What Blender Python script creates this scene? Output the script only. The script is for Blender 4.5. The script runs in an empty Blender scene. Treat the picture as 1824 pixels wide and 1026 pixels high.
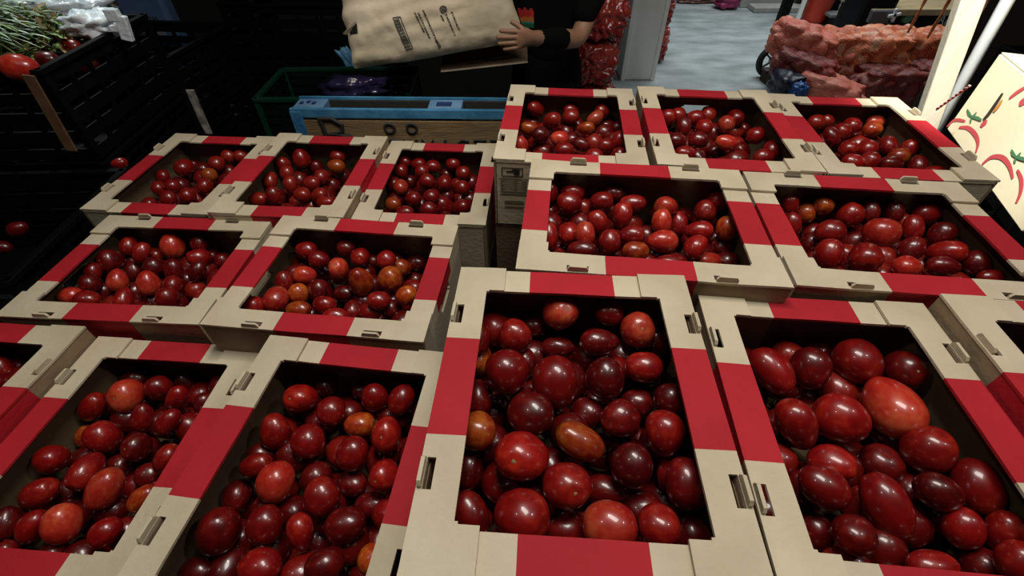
import bpy, bmesh, math, random
from mathutils import Vector, Matrix, noise
from mathutils.bvhtree import BVHTree
random.seed(7)
SC = bpy.context.scene
COL = SC.collection
R = math.radians

# ------------------------------------------------------------------ camera
FPX, CX, CY = 817.48, 912.0, 513.0
PITCH, ROLL = R(44.79), R(-0.128)
CAMPOS = Vector((0, 0, 1.6))
_r = Vector((1, 0, 0)); _d = Vector((0, math.cos(PITCH), -math.sin(PITCH))); _u = _r.cross(_d)
AR = _r*math.cos(ROLL) + _u*math.sin(ROLL)
AU = -_r*math.sin(ROLL) + _u*math.cos(ROLL)
AD = _d
cam = bpy.data.cameras.new('camera'); cam.sensor_width = 36; cam.lens = FPX/1824*36
cam.clip_start = 0.02; cam.clip_end = 60
co = bpy.data.objects.new('camera', cam); COL.objects.link(co); SC.camera = co
co.matrix_world = Matrix.Translation(CAMPOS) @ Matrix((AR, AU, -AD)).transposed().to_4x4()

def ray(px, py):
    return AD + AR*((px-CX)/FPX) - AU*((py-CY)/FPX)
def at_z(px, py, z):
    r = ray(px, py); return CAMPOS + r*((z-1.6)/r.z)
def at_y(px, py, y):
    r = ray(px, py); return CAMPOS + r*(y/r.y)

# ------------------------------------------------------------------ world, lights, exposure
w = bpy.data.worlds.new('world'); SC.world = w; w.use_nodes = True
w.node_tree.nodes['Background'].inputs[0].default_value = (.5, .58, .62, 1)
w.node_tree.nodes['Background'].inputs[1].default_value = 0.02
def light(name, kind, loc, energy, color, size=.1, target=None, sy=None, spread=None):
    l = bpy.data.lights.new(name, kind); l.energy = energy; l.color = color
    if kind == 'AREA':
        l.size = size
        if sy: l.shape = 'RECTANGLE'; l.size_y = sy
        if spread: l.spread = spread
    elif kind == 'SPOT':
        l.shadow_soft_size = size; l.spot_size = spread; l.spot_blend = .6
    else: l.shadow_soft_size = size
    o = bpy.data.objects.new(name, l); COL.objects.link(o); o.location = loc
    if target is not None:
        o.rotation_euler = (Vector(target)-Vector(loc)).to_track_quat('-Z', 'Y').to_euler()
    return o
light('ceiling_tube_light', 'AREA', (.18, .62, 3.0), 27, (1, .96, .88), .6, (.2, .6, 0), 1.0)
light('lamp_light', 'POINT', (-.15, .9, 2.7), 16, (1, .95, .86), .045)
light('lamp_light_right', 'POINT', (1.2, .2, 2.7), 14, (1, .95, .88), .045)
light('lamp_light_left', 'POINT', (-1.0, .2, 2.8), 8, (1, .95, .88), .045)
light('daylight_panel', 'AREA', (2.5, 5.2, 3.2), 64, (.88, .97, 1), 3.0, (2.5, 5.2, 0), 2.6, spread=R(110))  # area light added under the ceiling for daylight from an opening
light('carton_fill_spot', 'SPOT', (.45, 1.0, 2.8), 420, (1, .97, .88), .05, (1.42, 1.27, 1.15), spread=R(36))  # spot added to brighten carton and post, no lamp hangs there
light('greens_fill_spot', 'SPOT', (-1.9, 2.3, 2.9), 110, (.88, 1, .98), .08, (-1.62, 1.74, 1.15), spread=R(30))  # added spot that lifts the greens and white bag
light('sack_fill_spot', 'SPOT', (-.75, 1.2, 2.7), 42, (1, .95, .85), .06, (-.46, 1.95, 1.05), spread=R(26))  # spot added for the paper sack alone, not a real fixture
SC.view_settings.view_transform = 'Standard'
SC.view_settings.look = 'None'
SC.view_settings.exposure = 0.0
SC.view_settings.gamma = 1.0
SC.view_settings.use_curve_mapping = False
SC.cycles.max_bounces = 5

# ------------------------------------------------------------------ materials
MATS = {}
def mat(name, col, rough=.6, col2=None, scale=20, bump=0, bscale=60, metal=0, coat=0, rnd=0, stretch=None, alpha=1, spec=.5, detail=4, emis=None, trans=0):
    if name in MATS: return MATS[name]
    m = bpy.data.materials.new(name); m.use_nodes = True; MATS[name] = m
    nt = m.node_tree; N = nt.nodes; L = nt.links; b = N['Principled BSDF']
    b.inputs['Roughness'].default_value = rough; b.inputs['Metallic'].default_value = metal
    b.inputs['Coat Weight'].default_value = coat; b.inputs['Coat Roughness'].default_value = .06
    b.inputs['Specular IOR Level'].default_value = spec; b.inputs['Alpha'].default_value = alpha
    b.inputs['Transmission Weight'].default_value = trans
    tc = N.new('ShaderNodeTexCoord'); mp = N.new('ShaderNodeMapping'); L.new(tc.outputs['Object'], mp.inputs[0])
    if stretch: mp.inputs['Scale'].default_value = stretch
    c = None
    if col2:
        nz = N.new('ShaderNodeTexNoise'); nz.inputs['Scale'].default_value = scale; nz.inputs['Detail'].default_value = detail
        L.new(mp.outputs[0], nz.inputs[0])
        rp = N.new('ShaderNodeValToRGB'); L.new(nz.outputs[0], rp.inputs[0])
        rp.color_ramp.elements[0].position = .35; rp.color_ramp.elements[1].position = .66
        rp.color_ramp.elements[0].color = (*col, 1); rp.color_ramp.elements[1].color = (*col2, 1)
        c = rp.outputs[0]
    if rnd:
        oi = N.new('ShaderNodeObjectInfo'); hs = N.new('ShaderNodeHueSaturation')
        ma = N.new('ShaderNodeMapRange'); L.new(oi.outputs['Random'], ma.inputs[0])
        ma.inputs[3].default_value = 1-rnd; ma.inputs[4].default_value = 1+rnd
        L.new(ma.outputs[0], hs.inputs['Value'])
        if c: L.new(c, hs.inputs['Color'])
        else: hs.inputs['Color'].default_value = (*col, 1)
        c = hs.outputs[0]
    if c: L.new(c, b.inputs['Base Color'])
    else: b.inputs['Base Color'].default_value = (*col, 1)
    if bump:
        n2 = N.new('ShaderNodeTexNoise'); n2.inputs['Scale'].default_value = bscale; n2.inputs['Detail'].default_value = 3
        L.new(mp.outputs[0], n2.inputs[0])
        bp = N.new('ShaderNodeBump'); bp.inputs['Strength'].default_value = bump; bp.inputs['Distance'].default_value = .01
        L.new(n2.outputs[0], bp.inputs['Height']); L.new(bp.outputs[0], b.inputs['Normal'])
    return m
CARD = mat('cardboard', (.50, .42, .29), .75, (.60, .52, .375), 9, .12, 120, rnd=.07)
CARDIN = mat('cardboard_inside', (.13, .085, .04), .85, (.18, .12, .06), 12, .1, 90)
REDP = mat('red_print', (.36, .009, .016), .75, (.42, .012, .022), 14, .1, 120, rnd=.08, spec=.3)
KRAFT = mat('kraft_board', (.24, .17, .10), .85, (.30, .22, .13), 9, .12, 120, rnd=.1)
KRAFT_SHADE = mat('kraft_board_shaded', (.13, .09, .05), .9, (.17, .12, .07), 9, .12, 120, rnd=.15)  # shade low between the stacks put into this darker kraft
INK = mat('black_ink', (.02, .018, .016), .7)
INKG = mat('faded_ink', (.17, .13, .085), .8)
TOM = {}
def tomato_mat(key, a, b2, c2):
    m = bpy.data.materials.new('tomato_skin_'+key); m.use_nodes = True
    nt = m.node_tree; N = nt.nodes; L = nt.links; b = N['Principled BSDF']
    b.inputs['Roughness'].default_value = .34; b.inputs['Coat Weight'].default_value = .6
    b.inputs['Coat Roughness'].default_value = .06
    b.inputs['Subsurface Weight'].default_value = 0.0
    tc = N.new('ShaderNodeTexCoord')
    oi = N.new('ShaderNodeObjectInfo')
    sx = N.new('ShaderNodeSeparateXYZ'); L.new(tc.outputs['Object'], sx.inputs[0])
    nz = N.new('ShaderNodeTexNoise'); nz.inputs['Scale'].default_value = 2.2; nz.noise_dimensions = '4D'
    mw = N.new('ShaderNodeMath'); mw.operation = 'MULTIPLY'; mw.inputs[1].default_value = 40
    L.new(oi.outputs['Random'], mw.inputs[0]); L.new(mw.outputs[0], nz.inputs['W']); L.new(tc.outputs['Object'], nz.inputs[0])
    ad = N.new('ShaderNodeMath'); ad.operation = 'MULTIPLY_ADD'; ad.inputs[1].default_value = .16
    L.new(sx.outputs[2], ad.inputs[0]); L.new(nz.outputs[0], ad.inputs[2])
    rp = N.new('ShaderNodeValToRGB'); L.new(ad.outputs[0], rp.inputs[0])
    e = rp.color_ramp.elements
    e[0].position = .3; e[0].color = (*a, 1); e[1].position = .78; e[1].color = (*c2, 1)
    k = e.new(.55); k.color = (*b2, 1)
    hs = N.new('ShaderNodeHueSaturation'); mr = N.new('ShaderNodeMapRange')
    L.new(oi.outputs['Random'], mr.inputs[0]); mr.inputs[3].default_value = .7; mr.inputs[4].default_value = 1.2
    L.new(mr.outputs[0], hs.inputs['Value']); L.new(rp.outputs[0], hs.inputs['Color'])
    L.new(hs.outputs[0], b.inputs['Base Color'])
    TOM[key] = m
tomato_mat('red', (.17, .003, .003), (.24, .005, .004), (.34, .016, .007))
tomato_mat('deep_shaded', (.075, .0015, .0015), (.12, .0025, .0022), (.19, .006, .004))  # darker fruit, and shade low in the crates put into the skin colour
tomato_mat('orange', (.22, .010, .004), (.36, .045, .006), (.46, .12, .012))
tomato_mat('bright', (.36, .011, .008), (.45, .030, .014), (.52, .08, .03))
SCAR = mat('stem_scar_cork', (.22, .13, .05), .8, (.33, .25, .1), 3)
CONC = mat('concrete', (.17, .195, .19), .7, (.31, .335, .335), 2.6, .3, 15, stretch=(1, 2.2, 1), detail=8)
DARKW = mat('dark_wall', (.008, .008, .008), .95)
WALLM = mat('grey_wall', (.05, .05, .05), .9, (.07, .07, .065), 2)
WOOD = mat('pallet_wood', (.16, .10, .05), .8, (.26, .17, .09), 5, .3, 30, stretch=(6, 1, 6), rnd=.2)
BLACKP = mat('black_plastic', (.0022, .0022, .0025), .55, spec=.14)
POSTP = mat('white_post', (.72, .73, .68), .55, (.85, .86, .82), 3, .1, 20, stretch=(1, 1, .3))

# ------------------------------------------------------------------ mesh helpers
class MB:
    def __init__(s): s.v = []; s.f = []; s.m = []; s.mats = []
    def mi(s, m):
        if m not in s.mats: s.mats.append(m)
        return s.mats.index(m)
    def add(s, vs, fs, m):
        k = len(s.v); i = s.mi(m); s.v += [Vector(q) for q in vs]
        for f in fs: s.f.append([k+j for j in f]); s.m.append(i)
    def box(s, c, d, m, rot=None):
        hx, hy, hz = d[0]/2, d[1]/2, d[2]/2; c = Vector(c)
        vs = [Vector((x, y, z)) for z in (-hz, hz) for y in (-hy, hy) for x in (-hx, hx)]
        if rot is not None: vs = [rot @ q for q in vs]
        s.add([c+q for q in vs], [(0, 2, 3, 1), (4, 5, 7, 6), (0, 1, 5, 4), (2, 6, 7, 3), (0, 4, 6, 2), (1, 3, 7, 5)], m)
    def bar(s, a, b, wd, ht, m, up=(0, 0, 1)):
        a, b = Vector(a), Vector(b); d = b-a; L = d.length; d.normalize(); u = Vector(up)
        x = d.cross(u)
        if x.length < 1e-4: x = d.cross(Vector((0, 1, 0)))
        x.normalize(); u = x.cross(d)
        s.box((a+b)/2, (wd, L, ht), m, Matrix((x, d, u)).transposed())
    def tube(s, pts, r, m, n=8, cap=True):
        pts = [Vector(p) for p in pts]; k = len(s.v); i = s.mi(m); rs = r if isinstance(r, (list, tuple)) else [r]*len(pts)
        px = None
        for j, p in enumerate(pts):
            d = (pts[min(j+1, len(pts)-1)]-pts[max(j-1, 0)]).normalized()
            if px is None: px = d.orthogonal().normalized()
            px = (px-d*px.dot(d)).normalized(); y = d.cross(px)
            for q in range(n):
                a = 2*math.pi*q/n; s.v.append(p+(px*math.cos(a)+y*math.sin(a))*rs[j])
        for j in range(len(pts)-1):
            for q in range(n):
                s.f.append([k+j*n+q, k+j*n+(q+1) % n, k+(j+1)*n+(q+1) % n, k+(j+1)*n+q]); s.m.append(i)
        if cap:
            s.f.append([k+q for q in range(n)][::-1]); s.m.append(i)
            s.f.append([k+(len(pts)-1)*n+q for q in range(n)]); s.m.append(i)
    def cells(s, xs, ys, inside, zfun, th, matf, tf=lambda a, b, c: (a, b, c)):
        """solid plate from grid cells; inside(cx, cy) -> bool; zfun(x, y) top height"""
        g = {}
        def vid(i, j, t):
            if (i, j, t) not in g:
                z = zfun(xs[i], ys[j]) - (0 if t else th); g[(i, j, t)] = len(s.v); s.v.append(Vector(tf(xs[i], ys[j], z)))
            return g[(i, j, t)]
        nx, ny = len(xs)-1, len(ys)-1
        ins = [[inside((xs[i]+xs[i+1])/2, (ys[j]+ys[j+1])/2) for j in range(ny)] for i in range(nx)]
        for i in range(nx):
            for j in range(ny):
                if not ins[i][j]: continue
                m = s.mi(matf((xs[i]+xs[i+1])/2, (ys[j]+ys[j+1])/2))
                def F(*q): s.f.append(list(q)); s.m.append(m)
                F(vid(i, j, 1), vid(i+1, j, 1), vid(i+1, j+1, 1), vid(i, j+1, 1))
                F(vid(i, j+1, 0), vid(i+1, j+1, 0), vid(i+1, j, 0), vid(i, j, 0))
                if i == 0 or not ins[i-1][j]: F(vid(i, j, 0), vid(i, j, 1), vid(i, j+1, 1), vid(i, j+1, 0))
                if i == nx-1 or not ins[i+1][j]: F(vid(i+1, j+1, 0), vid(i+1, j+1, 1), vid(i+1, j, 1), vid(i+1, j, 0))
                if j == 0 or not ins[i][j-1]: F(vid(i+1, j, 0), vid(i+1, j, 1), vid(i, j, 1), vid(i, j, 0))
                if j == ny-1 or not ins[i][j+1]: F(vid(i, j+1, 0), vid(i, j+1, 1), vid(i+1, j+1, 1), vid(i+1, j+1, 0))
    def mesh(s, name, smooth=False):
        me = bpy.data.meshes.new(name); me.from_pydata([tuple(q) for q in s.v], [], s.f)
        for m in s.mats: me.materials.append(m)
        me.polygons.foreach_set('material_index', s.m)
        if smooth: me.polygons.foreach_set('use_smooth', [True]*len(s.f))
        me.update(); return me
    def build(s, name, parent=None, smooth=False, loc=None, bevel=0):
        o = bpy.data.objects.new(name, s.mesh(name, smooth)); COL.objects.link(o)
        if parent: o.parent = parent
        if loc is not None: o.location = loc
        if bevel:
            b = o.modifiers.new('bevel', 'BEVEL'); b.width = bevel; b.segments = 2; b.limit_method = 'ANGLE'
        return o
def obj(name, me, parent=None, loc=None):
    o = bpy.data.objects.new(name, me); COL.objects.link(o)
    if parent: o.parent = parent
    if loc is not None: o.location = loc
    return o
def tag(o, label=None, cat=None, group=None, kind=None):
    if label: o['label'] = label
    if cat: o['category'] = cat
    if group: o['group'] = group
    if kind: o['kind'] = kind
    return o
def empty(name, loc=(0, 0, 0), rz=0):
    o = bpy.data.objects.new(name, None); COL.objects.link(o); o.location = loc; o.rotation_euler = (0, 0, rz)
    o.empty_display_size = .05
    return o
def lin(a, b, n): return [a+(b-a)*i/n for i in range(n+1)]

# ------------------------------------------------------------------ setting
def struct(name, mb, bevel=0): return tag(mb.build(name, bevel=bevel), kind='structure')
m = MB(); m.box((.7, 2.6, -.05), (9.4, 11.2, .1), CONC); struct('floor', m)
m = MB(); m.box((.7, 8.15, 1.65), (9.4, .1, 3.3), WALLM); struct('wall_back', m)
m = MB(); m.box((-3.95, 2.6, 1.65), (.1, 11.0, 3.3), DARKW); struct('wall_left', m)
m = MB(); m.box((5.35, 2.6, 1.65), (.1, 11.0, 3.3), WALLM); struct('wall_right', m)
m = MB(); m.box((.7, -2.95, 1.65), (9.4, .1, 3.3), DARKW); struct('wall_front', m)
m = MB(); m.box((.7, 2.6, 3.35), (9.4, 11.2, .1), DARKW); struct('ceiling', m)
m = MB(); m.box((-1.55, 3.9, 1.65), (4.7, .08, 3.3), DARKW); struct('wall_partition', m)
# kerb along the back of the aisle
m = MB()
KC = mat('kerb_concrete', (.24, .24, .22), .8, (.34, .335, .31), 4, .4, 25)
m.box((3.62, 6.85, .07), (1.4, .32, .14), KC); m.box((3.66, 6.56, .03), (1.3, .22, .06), KC)
tag(m.build('trim_1', bevel=.01), kind='structure')
# post
PL = empty('pillar', (1.14, 4.42, 0))
m = MB(); m.box((0, 0, 1.65), (.30, .26, 3.3), POSTP); m.build('shaft', PL, bevel=.012)
for sx in (-1, 1):
    m = MB(); m.box((sx*.135, -.137, 1.64), (.035, .02, 3.28), POSTP); m.build('corner_strip', PL, bevel=.004)
m = MB(); m.box((0, -.133, .66), (.235, .012, .02), mat('post_band', (.3, .31, .29), .6)); m.build('cross_band', PL)
PL['kind'] = 'structure'
PL.name = 'trim_2'

# ------------------------------------------------------------------ cardboard tomato crate
CW, CL, CH = .32, .394, .17
TH = .004
def wav(x, y, k=0): return CH + .0012*noise.noise(Vector((x*14+k, y*14, k*3.1)))
def side_flap_mesh(sgn, var):
    mb = MB(); a = -.16
    xs = [a, a+.006, a+.015, a+.030, -.118, -.1145, -.094]
    ys = sorted(set([-.197, -.18, -.1515, -.149, -.122, -.090, -.065, -.03, 0, .03, .065, .090, .122, .149, .1515, .18, .197]))
    def ins(x, y):
        if abs(abs(y)-.106) < .016 and a+.006 < x < a+.015: return False
        if x > -.118:
            if abs(y) < .149: return False
            if x > -.1145 and abs(y) < .1515: return False
        return True
    mb.cells(xs, ys, ins, lambda x, y: wav(x, y, var), TH, lambda x, y: REDP if abs(y) < .065 else CARD,
             (lambda x, y, z: (x, y, z)) if sgn < 0 else (lambda x, y, z: (-x, -y, z)))
    return mb.mesh('side_flap')
def end_flap_mesh(sgn, var):
    mb = MB()
    xs = [-.154, -.118, -.09, -.059, -.03, 0, .03, .059, .09, .118, .154]
    ys = [.155, .17, .185, .197]
    mb.cells(xs, ys, lambda x, y: True, lambda x, y: wav(x, y, var+5)-.0052, TH, lambda x, y: REDP if abs(x) < .059 else CARD,
             (lambda x, y, z: (x, y, z)) if sgn > 0 else (lambda x, y, z: (-x, -y, z)))
    return mb.mesh('end_flap')
def side_wall_mesh(sgn):
    mb = MB(); ys = [-.196, -.13, -.065, 0, .065, .13, .196]; zs = [0, .06, .12, CH-.0055]
    X = .159
    mb.cells(ys, zs, lambda a, b: True, lambda a, b: 0, .005, lambda a, b: REDP if abs(a) < .065 else KRAFT,
             (lambda a, b, c: (X+c, a, b)) if sgn > 0 else (lambda a, b, c: (-X-c, -a, b)))
    # inner liner of raw board, its colour darkened for the shade inside
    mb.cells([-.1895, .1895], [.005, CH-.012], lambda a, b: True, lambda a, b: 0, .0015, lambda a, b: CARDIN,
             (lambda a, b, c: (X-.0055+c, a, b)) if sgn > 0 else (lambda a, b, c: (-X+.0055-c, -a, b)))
    return mb.mesh('side_wall')
def end_wall_mesh(sgn, hole=True):
    mb = MB()
    xs = [-.153, -.09, -.059, -.038, -.032, .032, .038, .059, .09, .153]; zs = [0, .06, .104, .109, .124, .129, CH-.0105]
    def ins(a, b):
        if not hole: return True
        if abs(a) < .032 and .104 < b < .129: return False
        if abs(a) < .038 and .109 < b < .124: return False
        return True
    Y = .196
    mb.cells(xs, zs, ins, lambda a, b: 0, .005, lambda a, b: REDP if abs(a) < .059 and b > .129 else CARD,
             (lambda a, b, c: (-a, Y+c, b)) if sgn > 0 else (lambda a, b, c: (a, -Y-c, b)))
    xs2 = [-.152, -.038, .038, .152]; zs2 = [.005, .104, .129, CH-.015]
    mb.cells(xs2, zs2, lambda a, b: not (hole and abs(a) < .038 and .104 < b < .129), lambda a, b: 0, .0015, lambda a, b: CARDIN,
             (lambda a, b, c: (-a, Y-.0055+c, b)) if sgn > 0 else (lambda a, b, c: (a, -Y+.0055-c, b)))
    return mb.mesh('end_wall')
def tab_mesh(sgn):
    mb = MB()
    pr = [(-.015, -.02), (.015, -.02), (.015, .004), (.012, .009), (-.012, .009), (-.015, .004)]
    n = len(pr); x0, x1 = (.1545, .1585) if sgn > 0 else (-.1585, -.1545)
    vs = [(x0, a, CH+b) for a, b in pr]+[(x1+sgn*.0*b, a, CH+b) for a, b in pr]
    fs = [list(range(n))[::-1], [n+i for i in range(n)]]+[(i, (i+1) % n, n+(i+1) % n, n+i) for i in range(n)]
    mb.add(vs, fs, CARD); return mb.mesh('locking_tab')
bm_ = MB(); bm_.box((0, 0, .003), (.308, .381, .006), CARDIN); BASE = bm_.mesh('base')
SIDEF = {(s, k): side_flap_mesh(s, k) for s in (-1, 1) for k in (0, 1, 2)}
ENDF = {(s, k): end_flap_mesh(s, k) for s in (-1, 1) for k in (0, 1, 2)}
SIDEW = {s: side_wall_mesh(s) for s in (-1, 1)}; ENDW = {(s, h): end_wall_mesh(s, h) for s in (-1, 1) for h in (True, False)}
TABM = {s: tab_mesh(s) for s in (-1, 1)}
# one closed body for the crates hidden lower in the stacks
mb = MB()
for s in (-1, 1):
    mb.box((s*.1565, 0, CH/2-.003), (.005, .392, CH-.006), KRAFT_SHADE)
    mb.box((s*.1575+s*.0016, 0, CH/2), (.002, .13, CH-.03), KRAFT_SHADE)
    mb.box((0, s*.1935, CH/2-.003), (.308, .005, CH-.006), KRAFT_SHADE)
    mb.box((s*.139, 0, CH-.006), (.042, .394, .008), KRAFT_SHADE)
    mb.box((0, s*.176, CH-.007), (.236, .042, .006), KRAFT_SHADE)
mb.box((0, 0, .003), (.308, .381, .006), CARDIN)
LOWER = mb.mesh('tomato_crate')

CR = {
 'A': ('P', -.8696, 1.1067, .9567, -4.3, 'the left corner crate of the back left row'),
 'B': ('P', -.5300, 1.0610, .9797, -4.05, 'the middle crate of the back left row'),
 'C': ('P', -.2085, 1.0679, .9520, -3.6, 'the right crate of the back left row'),
 'D': ('L', -.7655, .7236, .9584, -3.23, 'the left wide crate of the second left row'),
 'E': ('L', -.3275, .6581, .9981, -5.85, 'the right wide crate of the second left row'),
 'F': ('P', -.9600, .3670, .9560, -4.5, 'the crate cut off at the left edge'),
 'G': ('P', -.6360, .3446, .9253, -4.17, 'the front left crate'),
 'H': ('P', -.2677, .2729, 1.0068, -7.0, 'the front crate left of centre'),
 'I': ('P', .0734, .2901, 1.1510, -3.58, 'the raised front centre crate'),
 'J': ('P', .4170, .2722, 1.1161, -5.09, 'the front right crate'),
 'K': ('P', .7430, .2400, 1.1400, -5.0, 'the crate cut off at the right edge'),
 'L': ('L', .2182, .6377, 1.1448, -6.17, 'the wide crate behind front centre crate'),
 'M': ('L', .6305, .6170, 1.1291, -6.18, 'the right wide crate of second row'),
 'N': ('P', .1390, 1.0459, 1.1205, -5.47, 'the left crate of the back right row'),
 'O': ('P', .4645, .9931, 1.1364, -5.3, 'the middle crate of the back right row'),
 'P': ('P', .8044, .9852, 1.1202, -5.01, 'the right crate of the back right row'),
}
CLABEL = {
 'A': 'open cardboard tomato crate at the far left corner of the pallets',
 'B': 'open cardboard tomato crate, middle one in front of the black crates at back left',
 'C': 'open tomato crate in front of the blue pallet, left of the printed box end',
 'D': 'wide-set tomato crate, left one of the two in the second left row',
 'E': 'wide-set tomato crate with two orange tomatoes, beside the dark gap at centre',
 'F': 'tomato crate cut off by the left photo edge, only its right flap in view',
 'G': 'tomato crate at front left between two neighbours, long side pointing away',
 'H': 'front tomato crate partly covered by the raised centre crate',
 'I': 'raised tomato crate in the front centre, the largest in the photo',
 'J': 'front tomato crate directly right of the raised centre crate',
 'K': 'tomato crate cut off by the right photo edge, with bright lit left edge',
 'L': 'wide-set tomato crate directly behind the raised centre crate',
 'M': 'wide-set tomato crate at right holding one large bright orange-red tomato',
 'N': 'tomato crate at back centre with printed label on its near end',
 'O': 'middle tomato crate of the back right row with daylight in its hand hole',
 'P': 'rear tomato crate at right beside the white post and printed carton',
}
NLAY = {k: (5 if k in 'ABCDEFGH' else 6) for k in CR}
CROOT = {}
var = 0
for k, (ori, x, y, zt, yaw, nm) in CR.items():
    n = NLAY[k]; h = (zt-.122)/n; rz = R(yaw)+(math.pi/2 if ori == 'L' else 0)
    root = empty('tomato_crate', (x, y, zt-h), rz); root.scale = (1, 1, h/CH)
    tag(root, CLABEL[k], 'crate', 'open cardboard tomato crates'); CROOT[k] = root
    var = (var+1) % 3
    for s in (-1, 1):
        obj('side_flap', SIDEF[(s, var)], root); obj('end_flap', ENDF[(s, var)], root)
        obj('side_wall', SIDEW[s], root); obj('end_wall', ENDW[(s, k in 'ODE')], root)
        for q in (-1, 1): obj('locking_tab', TABM[s], root, (0, q*.106, 0))
    obj('base', BASE, root)
    for j in range(n-1):
        o = obj('tomato_crate', LOWER, None, (x+random.uniform(-.003, .003), y+random.uniform(-.003, .003), .122+j*h))
        o.rotation_euler = (0, 0, rz); o.scale = (.985, .985, h/CH)
        tag(o, 'closed lower crate, %s below %s' % (['first', 'second', 'third', 'fourth', 'fifth'][n-2-j], nm), 'crate', 'lower tomato crates in the pallet stacks')
# print on the near end of crate N
mb = MB(); Y = -.1968
def pr(x0, x1, z0, z1, m=INK): mb.box(((x0+x1)/2-.014, Y, (z0+z1)/2), (x1-x0, .0006, z1-z0), m)
for a, b, c, d in ((-.128, -.083, .148, .1495), (-.128, -.083, .128, .1295), (-.128, -.1265, .128, .1495), (-.0845, -.083, .128, .1495)): pr(a, b, c, d)
pr(-.102, -.09, .132, .146); pr(-.118, -.102, .1385, .1415); pr(-.106, -.098, .143, .1455)
pr(-.135, -.07, .1215, .1225)
pr(-.13, -.074, .088, .118, INKG)
for i in range(6): pr(-.126+(.004 if i % 2 else 0), -.1, .091+i*.0045, .0925+i*.0045, CARD)
for i in range(6): pr(-.095, -.08-(.004 if i % 2 else 0), .091+i*.0045, .0925+i*.0045, CARD)
pr(-.132, -.072, .0815, .083); pr(-.122, -.08, .058, .066, INKG); pr(-.122, -.08, .047, .051, INKG)
mb.build('printed_label', CROOT['N'])

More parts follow.
